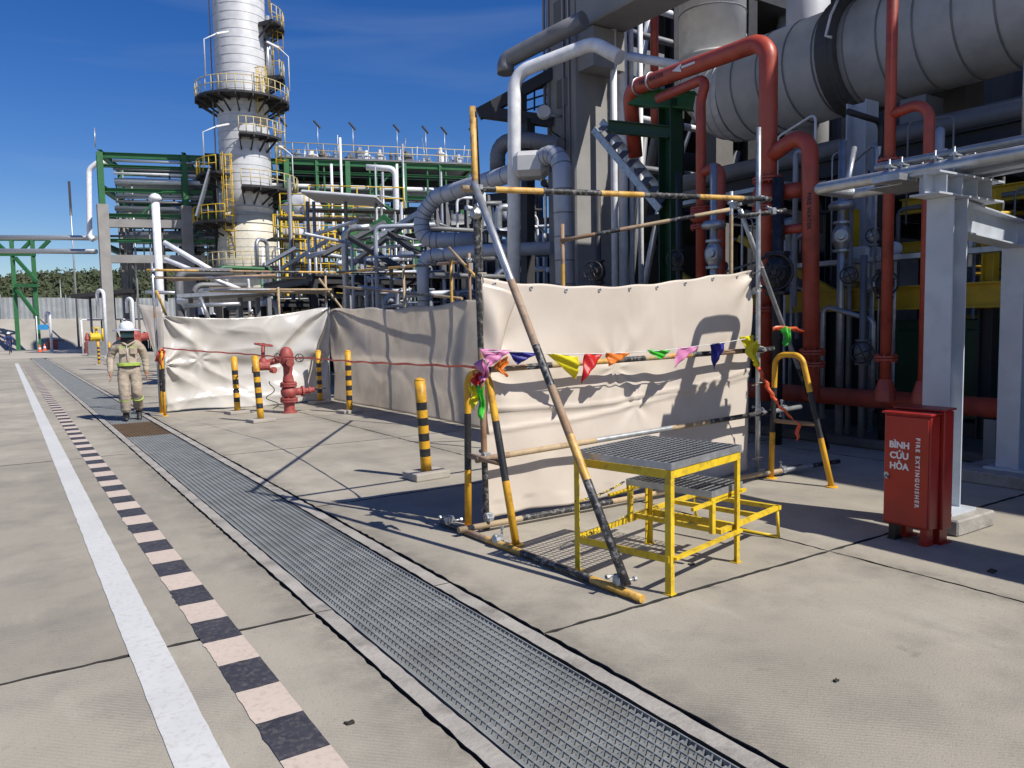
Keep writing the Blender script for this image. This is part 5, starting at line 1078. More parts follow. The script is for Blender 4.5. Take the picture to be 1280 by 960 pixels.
def platform(z, a0, a1, ro, ri=1.9, lab=None):
    n = max(6, int((a1-a0)/10)); m = MB(); vs = []
    for i in range(n+1):
        a = math.radians(a0+(a1-a0)*i/n)
        for r, zz in ((ri, z), (ro, z), (ro, z-.16), (ri, z-.16)): vs.append((TX+r*math.cos(a), TY+r*math.sin(a), zz))
    fs = [(4*i+k, 4*i+4+k, 4*i+4+(k+1) % 4, 4*i+(k+1) % 4) for i in range(n) for k in range(4)]+[(0, 1, 2, 3), (4*n+3, 4*n+2, 4*n+1, 4*n)]
    m.add(vs, fs); pd = m.build('platform_deck', dark_steel, tw)
    m = MB()
    for i in range(0, n+1, 2):
        a = math.radians(a0+(a1-a0)*i/n); c, s_ = math.cos(a), math.sin(a); m.beam((TX+ri*c, TY+ri*s_, z-1.1), (TX+ro*.96*c, TY+ro*.96*s_, z-.2), .09, .12); m.beam((TX+ri*c, TY+ri*s_, z-.25), (TX+ro*c, TY+ro*s_, z-.25), .09, .16)
    m.build('platform_bracket', dark_steel, pd)
    m = MB()
    pts = [Vector((TX+(ro-.04)*math.cos(math.radians(a0+(a1-a0)*i/n)), TY+(ro-.04)*math.sin(math.radians(a0+(a1-a0)*i/n)), 0)) for i in range(n+1)]
    for h in (.55, 1.1): m.tube([p+V((0, 0, z+h)) for p in pts], .035, 5)
    for p in pts: m.tube([p+V((0, 0, z)), p+V((0, 0, z+1.1))], .035, 5)
    m.build('platform_railing', yellow_steel if lab else mat('pale_yellow_steel', (.5, .42, .22), .5), pd)
def ladder(ang, z0, z1, r=2.2):
    a = math.radians(ang); c, s_ = math.cos(a), math.sin(a); t = V((-s_, c, 0)); o = V((TX+r*c, TY+r*s_, 0)); m = MB()
    for k in (-.25, .25): m.tube([o+t*k+V((0, 0, z0)), o+t*k+V((0, 0, z1))], .04, 5)
    z = z0
    while z < z1: m.tube([o-t*.25+V((0, 0, z)), o+t*.25+V((0, 0, z))], .025, 4); z += .4
    ld = m.build('ladder', yellow_steel, tw); m = MB(); z = z0+2
    ring = [o+V((c, s_, 0))*(.75*math.sin(b))+t*(.42*math.cos(b)) for b in [math.pi*k/6 for k in range(7)]]
    while z < z1: m.tube([p+V((0, 0, z)) for p in ring], .03, 4); z += 1.1
    for p in ring[1:-1:2]: m.tube([p+V((0, 0, z0+2)), p+V((0, 0, z1))], .025, 4)
    m.build('ladder_cage', yellow_steel, ld)
platform(19.05, -215, 20, 3.45); platform(16.2, -112, -40, 3.0); platform(12.2, -110, 20, 3.9); platform(13.3, -215, -140, 3.6, lab=1); platform(9.7, -200, -128, 4.0, lab=1); platform(24.7, -60, 10, 3.3); platform(6.3, -215, 0, 3.5); platform(20.9, -45, 5, 3.2)
ladder(-70, 16.9, 21.2); ladder(-22, 12.7, 18.5, 2.3); ladder(-135, 7, 14.7, 2.4); ladder(-30, 25.8, 31, 2.3); ladder(-20, 20.2, 25.9, 2.4); ladder(-40, 7, 11, 2.9)
m = MB()
for ang, z0, z1, r in ((-200, 5, 36, .06), (-193, 8, 24, .05), (-30, 20, 25.5, .16), (-40, 20, 24, .13), (-24, 20.2, 23, .2), (-170, 9.9, 13, .1)): a = math.radians(ang); m.tube([(TX+2.15*math.cos(a), TY+2.15*math.sin(a), z0), (TX+2.15*math.cos(a), TY+2.15*math.sin(a), z1)], r, 8)
m.build('riser_pipes', galv, tw)
m = MB(); m.beam((TX-4.0, TY-1.2, 10), (TX-3.0, TY-1.6, 13.4), .9, .12); m.build('stair_panel', galv, tw)
for z, a in ((20.1, -150), (20.1, -20), (13.6, -160), (12.6, -20)):
    c, s_ = math.cos(math.radians(a)), math.sin(math.radians(a)); o = V((TX+3.5*c, TY+3.5*s_, z)); m = MB(); m.tube([o, o+V((0, 0, 2.6)), o+V((-.9*c, -.4, 3.0))], .05, 6); m.beam(o+V((-.9*c, -.4, 3.0)), o+V((-1.9*c, -.4, 3.3)), .2, .12); m.build('lamp_arm', white_paint, tw)
# ================================================================ FAR PIPE RACK
A = Vector((6.74, 66.5, 0)); E = Vector((34.6, 57.3, 0)); dv = (E-A).normalized(); nv_ = Vector((-dv.y, dv.x, 0)); 
if nv_.y < 0: nv_ = -nv_
Ltot = (E-A).length
def Rk(s_, t_, z): return A+dv*s_+nv_*t_+Vector((0, 0, z))
fr = thing('pipe_rack', 'long far pipe rack of green steel on concrete columns behind the tower', 'pipe rack', (A.x, A.y, 0))
HT = 15.2
bays = [.1, 6.0, 13.6, 18.4, 23.0, 29.1]
for s_ in bays:
    for t_ in (0, 7):
        m = MB(); q = Rk(s_, t_, 0); 
        zc = 11.3 if s_ < 8 else 6.2
        m.beam(Rk(s_, t_, 0), Rk(s_, t_, zc), .75, .75, 0, (0, 1, 0)); m.build('concrete_post', concrete, fr)
        m = MB(); m.ibeam(Rk(s_, t_, zc), Rk(s_, t_, HT), .42, .5, .04, 0, (0, 1, 0)); m.build('green_post', green_steel, fr)
    for z in (HT, 12.6, 10.6, 8.2): m = MB(); m.ibeam(Rk(s_, 0, z), Rk(s_, 7, z), .3, .45, .03); m.build('cross_beam', green_steel, fr)
for t_ in (0, 7):
    for z, m_, h in ((HT-.2, green_steel, .42), (14.2, green_steel, .2), (12.4, green_steel, .3), (10.5, green_steel, .28), (8.6, green_steel, .28)):
        m = MB(); m.ibeam(Rk(0, t_, z), Rk(Ltot, t_, z), .3, h, .03); m.build('long_beam', m_, fr)
    for z in (9.9, 7.2):
        m = MB(); m.beam(Rk(0.4, t_, z), Rk(9, t_, z), .5, .6); m.build('concrete_beam', concrete, fr)
for z in (9.5, 11.4):
    for t_ in (0, 3.5): m = MB(); m.beam(Rk(9 if t_ else 12, t_-.02, z), Rk(Ltot, t_-.02, z), .14, .16); m.build('long_beam', green_steel, fr)
for k in range(9): s_ = 10.2+k*2.1+rnd.uniform(-.5, .5); m = MB(); m.beam(Rk(s_, .02, 8.6), Rk(s_, .02, HT-.3), .13, .13, 0, (0, 1, 0)); m.build('stud', green_steel, fr)
for i, (s0_, s1_) in enumerate(((14.0, 18.0), (18.8, 22.6), (23.4, 28.8))):
    mid = (s0_+s1_)/2; m = MB(); m.beam(Rk(s0_, -.05, 10.8), Rk(mid, -.05, 12.4), .2, .2); m.beam(Rk(mid, -.05, 12.4), Rk(s1_, -.05, 10.8), .2, .2); m.build('brace', green_steel, fr)
    m = MB(); m.beam(Rk(s0_, -.05, 6.2), Rk(mid, -.05, 8.4), .2, .2); m.beam(Rk(mid, -.05, 8.4), Rk(s1_, -.05, 6.2), .2, .2); m.build('brace', green_steel, fr)
    m = MB(); m.ibeam(Rk(mid, 0, 8.6), Rk(mid, 0, HT), .25, .25, .03, 0, (0, 1, 0)); m.build('stud', green_steel, fr)
for lev, (z, n) in enumerate(((13.0, 9), (10.9, 9), (8.9, 6))):
    for k in range(n):
        r = rnd.choice((.09, .14, .2, .28)); t_ = .5+6*k/n; m = MB(); m.tube([Rk(.4+rnd.random(), t_, z+r), Rk(Ltot-.5, t_, z+r)], r, 8); m.build('rack_line', rnd.choice((white_paint, galv, alu_pipe, galv)), fr)
for k in range(6):
    m = MB(); z = (14.6, 14.0, 13.7, 11.9, 11.6, 12.1)[k]; m.tube([Rk(1, -.1+.1*k, z), Rk(8.2, -.1+.1*k, z)], .1, 8); m.build('rack_line', (galv, mid_steel, white_paint)[k % 3], fr)
m = MB(); m.box(((Rk(20.5, 3.5, 0)).x, Rk(20.5, 3.5, 0).y, HT+.2), (.1, .1, .1)); 
m = MB(); m.beam(Rk(13, 3.5, HT+.15), Rk(Ltot, 3.5, HT+.15), 7.4, .14); m.build('top_deck', mid_steel, fr)
m = MB(); m.beam(Rk(7.6, 2, 12.9), Rk(12.5, 2, 12.9), 5, .2); m.beam(Rk(7.6, 2, HT), Rk(12.5, 2, HT), 5, .25); m.build('dark_deck', dark_green, fr)
m = MB()
for z in (.55, 1.1): m.tube([Rk(13, -.1, HT+.2+z), Rk(Ltot, -.1, HT+.2+z)], .035, 5)
s_ = 13
while s_ < Ltot: m.tube([Rk(s_, -.1, HT+.2), Rk(s_, -.1, HT+1.3)], .03, 5); s_ += 1.2
m.build('top_railing', mat('pale_yellow_steel', (.5, .42, .22), .5), fr)
for k in range(30):
    z = rnd.uniform(8.2, 14.8); t_ = rnd.uniform(-.15, 6.8); a_ = rnd.uniform(.3, 10); m = MB(); m.tube([Rk(a_, t_, z), Rk(min(Ltot, a_+rnd.uniform(6, 20)), t_, z)], rnd.choice((.05, .07, .1)), 6); m.build('rack_line', rnd.choice((galv, white_paint, mid_steel, alu_pipe)), fr)
for k in range(16):
    s0_ = 1+k*1.75; z0_ = (8.6, 10.5, 12.4)[k % 3]; m = MB(); m.beam(Rk(s0_, -.03+.01*(k % 2), z0_), Rk(s0_+1.7, -.03+.01*(k % 2), z0_+1.9*(1 if k % 2 else 0)+.02), .12, .12); m.build('lattice_brace', green_steel, fr); m = MB(); m.beam(Rk(s0_, 3, z0_), Rk(s0_, 3, z0_+2.0), .12, .12, 0, (0, 1, 0)); m.build('lattice_brace', green_steel, fr)
for k in range(34):
    s_ = rnd.uniform(.8, 12); t_ = rnd.uniform(0, 7); z0 = rnd.choice((0, 4, 6)); m = MB(); m.tube([Rk(s_, t_, z0), Rk(s_, t_, rnd.uniform(9, 14.5))], rnd.choice((.06, .09, .14)), 6); m.build('riser_pipe', rnd.choice((galv, dark_steel, mid_steel, mid_steel)), fr)
for s_ in (8.2, 9.8, 11.4):
    for t_ in (0, 4): m = MB(); m.beam(Rk(s_, t_, 0), Rk(s_, t_, HT), .3, .3, 0, (0, 1, 0)); m.build('dark_post', dark_steel, fr)
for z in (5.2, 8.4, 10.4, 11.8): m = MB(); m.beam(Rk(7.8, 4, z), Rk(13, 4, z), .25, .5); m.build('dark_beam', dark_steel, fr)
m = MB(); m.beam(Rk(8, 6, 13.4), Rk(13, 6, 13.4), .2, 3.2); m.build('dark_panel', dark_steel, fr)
for k in range(26): s_ = rnd.uniform(13.2, 29); m = MB(); m.tube([Rk(s_, rnd.uniform(0, 5), HT+.2), Rk(s_+rnd.uniform(-.1, .1), rnd.uniform(0, 5), HT+rnd.uniform(1, 2.6))], .03, 5); m.build('deck_pole', rnd.choice((galv, white_paint, yellow_steel)), fr)
# things on the rack's top deck: fin fan stubs, nozzles, lamps on slanted arms
for k in range(34):
    s_ = 13.3+k*.47+rnd.uniform(-.15, .15); t_ = rnd.uniform(.6, 4); q = Rk(s_, t_, HT+.22); h = rnd.uniform(.4, 1.5); r = rnd.choice((.08, .14, .3, .4)); m = MB(); m.lathe(q, [(r, 0), (r, h*.6), (r*1.3, h*.62), (r*1.3, h*.7), (r*.6, h*.75), (r*.5, h)], 8); m.build('deck_nozzle', rnd.choice((white_paint, galv, rust_deck, white_clad)), fr)
for k, px in enumerate((363, 402, 444, 507, 543, 566, 612)):
    s_ = (13.6, 16.2, 19.0, 22.6, 25.0, 26.6, 29.0)[k]; q = Rk(s_, .1, HT+.2); o = thing('deck_lamp', ('first', 'second', 'third', 'fourth', 'fifth', 'sixth', 'last')[k]+' floodlight from the tower on the far rack top deck', 'lamp', q, 'floodlights on the far rack'); m = MB(); m.tube([q, q+V((0, 0, 2.6))], .03, 6); m.build('pole', galv, o); m = MB(); m.beam(q+V((-.3, 0, 2.95)), q+V((.25, 0, 2.4)), .18, .1); m.build('lamp_head', dark_steel, o)
for k, (px, top, d) in enumerate(((425, 172, 56), (503, 180, 57), (414, 205, 50), (551, 215, 50), (496, 205, 52), (478, 215, 48))):
    q = dep(px, top, d); m = MB(); m.tube([(q.x, q.y, 0), q], .09, 8); one('mast_pipe', ('tall pale mast at the left end of the far rack deck', 'tall pale mast in the middle of the far rack', 'thin vertical pipe left of the canopy posts', 'thin vertical pipe at the right end of the far rack', 'white vertical pipe before the far rack with a bent top', 'slim vertical pipe above the green brace')[k], 'mast', m, (white_paint, galv)[k % 2])
m = MB(); m.tube(fillet([dep(458, 209, 52), dep(494, 211, 52), dep(497, 330, 52)], .5, 5), .2, 10); one('white_pipe', 'white pipe with a square bend before the far green rack', 'pipe', m, white_paint)
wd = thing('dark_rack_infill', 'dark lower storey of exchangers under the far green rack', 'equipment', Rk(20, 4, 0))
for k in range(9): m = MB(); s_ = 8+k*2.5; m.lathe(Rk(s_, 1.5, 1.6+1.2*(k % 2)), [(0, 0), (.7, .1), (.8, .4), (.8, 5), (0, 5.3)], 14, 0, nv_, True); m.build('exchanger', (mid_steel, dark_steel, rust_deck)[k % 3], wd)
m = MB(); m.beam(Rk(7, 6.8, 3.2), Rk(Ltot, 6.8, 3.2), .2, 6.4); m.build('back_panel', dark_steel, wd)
for z0_, hh in ((9.6, 1.6), (11.9, 1.5), (14.1, 1.7)): m = MB(); m.beam(Rk(9, 6.6, z0_), Rk(Ltot, 6.6, z0_), .3, hh); m.build('shade_panel', dark_steel, wd)  # added dark sheets stand in for the shade inside the upper floors
# ================================================================ LEFT BACKGROUND
vp = thing('vent_stack', 'white vent stack with a round cap left of the tower', 'vent stack', dep(200, 420, 30))
q = dep(194, 250, 30); qb = Vector((q.x, q.y, 0)); m = MB(); m.tube([qb, q], .15, 14); m.build('pipe', white_paint, vp); m = MB(); m.lathe(q, [(.15, -.06), (.23, 0), (.24, .1), (.14, .22), (0, .27)], 14, 0, smooth=True); m.build('cap', white_paint, vp)
tr = thing('trestle', 'green braced steel trestle carrying pipes across the lane end', 'trestle', gnd(30, 432))
d = 74
def T_(px, py, dd=d): return dep(px, py, dd)
for a, b in (((14, 298), (24, 436)), ((40, 298), (52, 436))):
    m = MB(); pa_ = T_(*a); m.ibeam((pa_.x, pa_.y, 0), pa_, .38, .38, .04, 0, (0, 1, 0)); m.build('post', green_steel, tr)
for a, b in (((-60, 299), (62, 299)), ((-60, 318), (44, 318)), ((19, 322), (46, 352)), ((21, 362), (46, 395)), ((19, 357), (47, 357)), ((22, 318), (40, 300)), ((46, 316), (62, 300)), ((12, 318), (-8, 300))): m = MB(); m.beam(T_(*a), T_(*b), .25, .3); m.build('member', green_steel, tr)
for y_ in (299, 316): m = MB(); m.tube([T_(-80, y_-3, 73.5), T_(120, y_-3+1.5, 66)], .22, 8); one('bridge_pipe', 'pale pipe running from the green trestle to the far rack, %s one' % ('upper' if y_ == 299 else 'lower'), 'pipe', m, galv)
m = MB(); m.tube(fillet([T_(117, 300, 65), T_(112, 296, 65), T_(111, 212, 65), T_(122, 203, 65), T_(135, 203, 65)], .7, 6), .22, 10); one('drop_pipe', 'pale pipe looping down the left end of the far rack', 'pipe', m, white_paint)
m = MB(); m.tube([T_(119, 184, 60), T_(118, 160, 60)], .05, 6); one('lightning_rod', 'thin lightning rod on the corner of the far rack', 'rod', m, galv)
def pole(px, top, base, r0, r1, label, name='lamp_mast', cat='mast', head=False):
    g = gnd(px, base); dd = (g-Vector((0, 0, CAM_H))).dot(FW); q = dep(px-6*(base-top)/200, top, dd); o = thing(name, label, cat, g); m = MB(); m.tube([g, Vector((g.x, g.y, q.z))], [r0, r1], 10); m.build('shaft', galv, o); m = MB(); m.box((g.x, g.y, .12), (.5, .5, .24)); m.build('footing', concrete, o)
    if head: m = MB(); m.beam((g.x, g.y, q.z-3.2), (g.x, g.y, q.z+.2), .22, .12, 0, (0, 1, 0)); m.build('lamp_head', dark_steel, o)
pole(99, 232, 436, .12, .05, 'tall slim lamp mast with a dark head at the lane end', head=True)
pole(80, 350, 432, .06, .04, 'short thin pole right of the green trestle')
def goose(px, top, base, r, label, w=-10):
    g = gnd(px, base); dd = (g-Vector((0, 0, CAM_H))).dot(FW); q = dep(px, top, dd); q2 = dep(px+w, top, dd); h = q.z; e = Vector((q2.x, q2.y, h-.9)); o = thing('gooseneck_vent', label, 'vent pipe', g); m = MB(); m.tube(fillet([g, Vector((g.x, g.y, h)), Vector((q2.x, q2.y, h)), e], abs((q2-q).length)*.48, 6), r, 10); m.build('pipe', white_paint, o); m = MB(); m.lathe(g, [(r*1.8, 0), (r*1.8, .05)], 10); m.build('flange', white_paint, o)
goose(134, 363, 447, .11, 'tallest white gooseneck vent left of the walking worker', -13)
goose(169, 373, 447, .10, 'white gooseneck vent directly behind the walking worker', -11)
goose(65, 391, 440, .12, 'distant white gooseneck vent by the green trestle', -8)
bw = mat('bank_concrete', (.30, .28, .245), .9, var=.15, scale=.5, dirt=(.28, .25, .2), dirt_amt=.5, dirt_scale=.2)
wl_ = thing('retaining_wall', 'low pale retaining wall along the end of the lane', 'wall', (5, 93, 0)); m = MB(); m.add([(-60, 91, 0), (30, 91, 0), (30, 97, 3.2), (-60, 97, 3.2), (-60, 99, 3.2), (30, 99, 3.2)], [(0, 1, 2, 3), (3, 2, 5, 4)]); m.build('sloped_face', bw, wl_)
fn = thing('perimeter_fence', 'grey corrugated perimeter fence on the retaining wall', 'fence', (-15, 98, 3.2))
fm_ = mat('fence_sheet', (.32, .34, .35), .5, .3, var=.15, scale=1)
for k in range(24):
    x = -42+k*3; m = MB(); vs = []; n = 12
    for i in range(n+1): xx = x+2.92*i/n; dd_ = .08*(i % 2); vs += [(xx, 98-dd_, 3.2), (xx, 98-dd_, 5.5)]
    m.add(vs, [(2*i, 2*i+2, 2*i+3, 2*i+1) for i in range(n)]); m.build('panel', fm_, fn)
    m = MB(); m.box((x-.04, 97.9, 4.5), (.1, .1, 2.6)); m.build('post', galv, fn)
# wooded hill
hm = mat('hill_soil', (.05, .06, .025), .95)
m = MB(); vs = []; nx, ny = 60, 16
def hill_h(x, y):
    t = min(1, max(0, (y-125)/75)); return (2.8+9.6*t)*(.8+.25*math.sin(x*.012+1)+.12*math.sin(x*.05))*min(1, (y-110)/15 if y < 125 else 1)
for j in range(ny+1):
    for i in range(nx+1): x = -260+560*i/nx; y = 110+190*j/ny; vs.append((x, y, hill_h(x, y) if j else -.5))
m.add(vs, [(j*(nx+1)+i, j*(nx+1)+i+1, (j+1)*(nx+1)+i+1, (j+1)*(nx+1)+i) for j in range(ny) for i in range(nx)], 0, True); o = m.build('hill', hm, origin=(0, 0, 0)); props(o, kind='structure')
leafm = mat('far_foliage', (.05, .066, .026), .8, var=.25, scale=.35, alt=((.068, .072, .03), .05, .7))
m = MB(); rr = random.Random(5)
for k in range(2600):
    x = rr.uniform(-60, 60); y = rr.uniform(120, 200); 
    if rr.random() < .45: y = rr.uniform(185, 202)
    hz = hill_h(x, y); R0 = rr.uniform(.8, 2.0); cz = hz+R0*rr.uniform(.1, .7)
    for l in range(26):
        th = rr.uniform(0, 6.283); ph = math.acos(rr.uniform(-.6, 1)); rad = R0*rr.uniform(.55, 1.05)*(.8+.3*math.sin(3*th+k)); c = Vector((x+rad*math.sin(ph)*math.cos(th), y+rad*math.sin(ph)*math.sin(th), cz+.9*rad*math.cos(ph)))
        s_ = rr.uniform(.16, .42); n_ = Vector((rr.uniform(-1, 1), rr.uniform(-1, .3), rr.uniform(-.2, 1))).normalized(); a = n_.orthogonal().normalized()*s_; b = n_.cross(a)
        m.add([c-a-b*.6, c+a-b*.6, c+a*.5+b, c-a*.5+b], [(0, 1, 2, 3)])
o = m.build('woods', leafm, origin=(0, 110, 0)); props(o, 'dark green wooded hillside beyond the perimeter fence', kind='stuff')
# small things at the lane end
sg = thing('blue_sign', 'small blue board on a white post at the lane end', 'sign', gnd(48, 438)); g = gnd(48, 438); dd = (g-Vector((0, 0, CAM_H))).dot(FW)
m = MB(); m.tube([g, V((g.x, g.y, dep(46, 395, dd).z))], .05, 8); m.build('post', white_paint, sg); m = MB(); c_ = dep(54, 409, dd); m.box(c_, (.85, .05, .5)); m.build('sign_board', mat('blue_sign_paint', (.02, .22, .48), .5), sg); lettering('SAFETY', .2, c_+V((-.36, -.03, -.05)), Matrix(((1, 0, 0), (0, 0, -1), (0, 1, 0))), sg) if False else None
def cone(px, py, label):
    g = gnd(px, py); o = thing('traffic_cone', label, 'traffic cone', g); m = MB(); m.lathe(g+V((0, 0, .03)), [(.16, 0), (.03, .62), (.0, .64)], 14); m.build('cone_body', mat('cone_orange', (.75, .12, .04), .5), o); m = MB(); m.lathe(g+V((0, 0, .25)), [(.125, 0), (.095, .14)], 14); m.build('reflective_band', white_paint, o); m = MB(); m.box(g+V((0, 0, .015)), (.42, .42, .03)); m.build('foot_plate', mat('cone_orange', (0, 0, 0)), o)
cone(50, 440, 'orange cone at the foot of the blue sign'); cone(56, 438, 'orange cone just right of the blue sign'); 
gp_ = 'oil drums and crates at the lane end'
for k, (px, py, col_, lab) in enumerate(((66, 437, 'red', 'dull red low crate under the distant gooseneck'), (74, 436, 'grey', 'grey low crate right of the dull red one'))):
    g = gnd(px, py); m = MB(); m.box(g+V((0, 0, .45)), (.9, .9, .9)); m.box(g+V((0, 0, .93)), (1., 1., .06)); o = one('crate', lab, 'crate', m, hyd_red if k == 0 else mid_steel); o.modifiers.new('b', 'BEVEL').width = .02
yp = thing('yellow_pump', 'yellow valve set on a stand left of the walking worker', 'pump', gnd(122, 444)); g = gnd(122, 444); 
m = MB(); m.lathe(g+V((-.4, 0, 1.3)), [(.15, 0), (.28, .08), (.28, .6), (.15, .7)], 14, 0, (1, 0, 0)); m.tube([g+V((0, 0, 1.3)), g+V((0, 0, 2.0))], .09, 10); m.lathe(g+V((0, 0, 1.9)), [(.25, 0), (.25, .08)], 14); m.lathe(g+V((-.4, 0, 1.3)), [(.38, 0), (.38, .08)], 14, 0, (1, 0, 0)); m.tube([g+V((.4, 0, 1.0)), g+V((.4, 0, 1.9))], .06, 8); m.build('body', bright_yellow, yp); m = MB(); m.box(g+V((0, 0, .5)), (1.2, .8, 1.0)); m.build('stand', mid_steel, yp)
lf = thing('pipe_manifold', 'low manifold of white pipes and posts behind the walking worker', 'pipework', gnd(135, 437)); g0, g1 = gnd(104, 442), gnd(198, 438)
m = MB(); m.tube([g0+V((0, 0, 2.6)), g1+V((0, 0, 2.7))], .07, 8); m.build('rail', white_paint, lf)
for k in range(9): p = g0.lerp(g1, k/8); m = MB(); m.tube([p, p+V((0, 0, 2.6-.7*(k % 2)))], .06, 8); m.build('post', (white_paint, mid_steel, green_steel)[k % 3], lf)
for k in range(8): p = g0.lerp(g1, (k+.5)/8); m = MB(); m.lathe(p, [(.25, 0), (.25, .8), (.15, 1.0), (.22, 1.1), (.08, 1.6)], 10); m.build('pump_body', (hyd_red, mid_steel, dark_steel, dark_green)[k % 4], lf)
sr_ = thing('lean_to_roof', 'dark slanting flat roof on posts above the white manifold', 'shelter', gnd(135, 432)); m = MB(); m.beam(dep(98, 371, 60), dep(168, 364, 60), 2.2, .3); m.build('flat_sheet', dark_steel, sr_)
for px in (112, 142, 162): q = dep(px, 368, 60); m = MB(); m.tube([(q.x, q.y, 0), q], .09, 8); m.build('post', mid_steel, sr_)
rd = thing('red_fire_box', 'red fire monitor on a post behind the walking worker', 'fire monitor', gnd(186, 440)); g = gnd(187, 470); m = MB(); g = Vector((2.55, 20.2, 0)); m.tube([g, g+V((0, 0, 1.2))], .09, 10); m.lathe(g+V((0, 0, 1.1)), [(.16, 0), (.2, .1), (.2, .45), (.1, .6)], 12, 0); m.tube([g+V((-.3, 0, 1.4)), g+V((.35, 0, 1.5))], .09, 8); m.build('body', hyd_red, rd)

# ================================================================ PEOPLE
def skin_body(name, J, Ed, root, mats, classify, parent, sub=2):
    keys = list(J); idx = {k: i for i, k in enumerate(keys)}
    me = bpy.data.meshes.new(name); me.from_pydata([J[k][0] for k in keys], [(idx[a], idx[b]) for a, b in Ed], [])
    ob = bpy.data.objects.new(name, me); COL.objects.link(ob); ob.modifiers.new('skin', 'SKIN'); sm_ = ob.modifiers['skin']; sm_.use_smooth_shade = True; sm_.branch_smoothing = .3
    for k in keys:
        r = J[k][1]; rx, ry = r if isinstance(r, tuple) else (r, r); me.skin_vertices[0].data[idx[k]].radius = (rx, ry)
    me.skin_vertices[0].data[idx[root]].use_root = True
    s_ = ob.modifiers.new('sub', 'SUBSURF'); s_.levels = sub; s_.render_levels = sub
    dg = bpy.context.evaluated_depsgraph_get(); nm = bpy.data.meshes.new_from_object(ob.evaluated_get(dg)); nm.name = name
    bpy.data.objects.remove(ob); ob = bpy.data.objects.new(name, nm); COL.objects.link(ob); nm.materials.clear()
    for m_ in mats: nm.materials.append(m_)
    for p in nm.polygons: p.use_smooth = True; p.material_index = classify(p.center)
    ob.parent = parent
    for v in nm.vertices:
        c = v.co
        if not (c.z > 1.46 or (abs(c.x) > .2 and c.z < .9 and parent.get('label', '').startswith('worker'))):
            n1 = noise.noise(Vector((c.x*9, c.y*9, c.z*13))); n2 = 1-abs(noise.noise(Vector((c.x*7+3, c.y*7, c.z*22+4*c.x))))*2
            v.co = c + v.normal*(.006*n1+.008*n2)
    return ob
coverall = mat('khaki_coverall', (.37, .31, .24), .9, var=.22, scale=11, bump=.9, bscale=22, dirt=(.20, .17, .14), dirt_amt=.5, dirt_scale=5)
navy = mat('navy_coverall', (.03, .045, .14), .85, var=.2, scale=9)
skin_m = mat('skin', (.33, .18, .11), .55, var=.08)
boot = mat('black_boot', (.02, .02, .02), .5)
lime = mat('lime_reflective_strip', (.34, .47, .09), .5, var=.3, scale=20)
silver = mat('silver_reflective_strip', (.55, .56, .5), .35)
helm = mat('white_helmet', (.74, .76, .78), .25, var=.03)
brimm = mat('grey_blue_brim', (.42, .46, .52), .5)
hood = mat('black_hood', (.025, .025, .028), .8)
maskm = mat('teal_face_mask', (.10, .22, .22), .6)
def add_hand(J, Ed, side, wrist, ws, d, palm_r=.026):
    w = Vector(wrist); d = Vector(d).normalized(); s_ = Vector((0, -1, 0)); s_ = (s_-d*s_.dot(d)).normalized()   # across the palm
    k = side+'palm'; J[k] = (tuple(w+d*.065), (.022, .034)); Ed.append((ws, k))
    kn = side+'knuckle'; J[kn] = (tuple(w+d*.10), (.018, .034)); Ed.append((k, kn))
    n_ = d.cross(s_)
    for i, (off, L) in enumerate(((.030, .075), (.010, .085), (-.011, .08), (-.031, .062))):
        a = w+d*.105+s_*off; b = a+d*L*.5+n_*.006*(1 if side == 'L' else -1); c = b+d*L*.42+n_*.02*(1 if side == 'L' else -1)
        J['%sf%da' % (side, i)] = (tuple(a), .0095); J['%sf%db' % (side, i)] = (tuple(b), .009); J['%sf%dc' % (side, i)] = (tuple(c), .007)
        Ed += [(kn, '%sf%da' % (side, i)), ('%sf%da' % (side, i), '%sf%db' % (side, i)), ('%sf%db' % (side, i), '%sf%dc' % (side, i))]
    a = w+d*.04+s_*.036; b = a+d*.03+s_*.022; c = b+d*.03+s_*.004
    J[side+'t0'] = (tuple(a), .012); J[side+'t1'] = (tuple(b), .011); J[side+'t2'] = (tuple(c), .008); Ed += [(k, side+'t0'), (side+'t0', side+'t1'), (side+'t1', side+'t2')]
# --- walking worker, seen from the front
WX, WY = 1.87, 15.46
wk = thing('person', 'worker in khaki coverall with lime belt, white helmet and face cover walking on the grating', 'person', (WX, WY, 0))
J = {'pelvis': ((0, 0, .93), (.165, .13)), 'waist': ((0, -.01, 1.07), (.165, .125)), 'chest': ((0, -.02, 1.27), (.185, .13)), 'upper': ((0, -.02, 1.39), (.15, .10)), 'neck': ((0, -.03, 1.47), .062), 'jaw': ((0, -.055, 1.54), (.075, .085)), 'head': ((0, -.045, 1.63), (.082, .098)), 'top': ((0, -.03, 1.70), .06),
     'shL': ((-.20, -.01, 1.385), .082), 'elL': ((-.295, .06, 1.13), .066), 'wrL': ((-.30, -.10, .91), .046), 'shR': ((.20, -.01, 1.385), .082), 'elR': ((.275, .05, 1.12), .066), 'wrR': ((.285, -.02, .88), .046),
     'hipL': ((-.105, 0, .86), .118), 'knL': ((-.095, -.09, .49), .088), 'anL': ((-.085, .0, .13), .088), 'hipR': ((.105, 0, .86), .118), 'knR': ((.115, -.10, .50), .088), 'anR': ((.125, .17, .17), .088)}
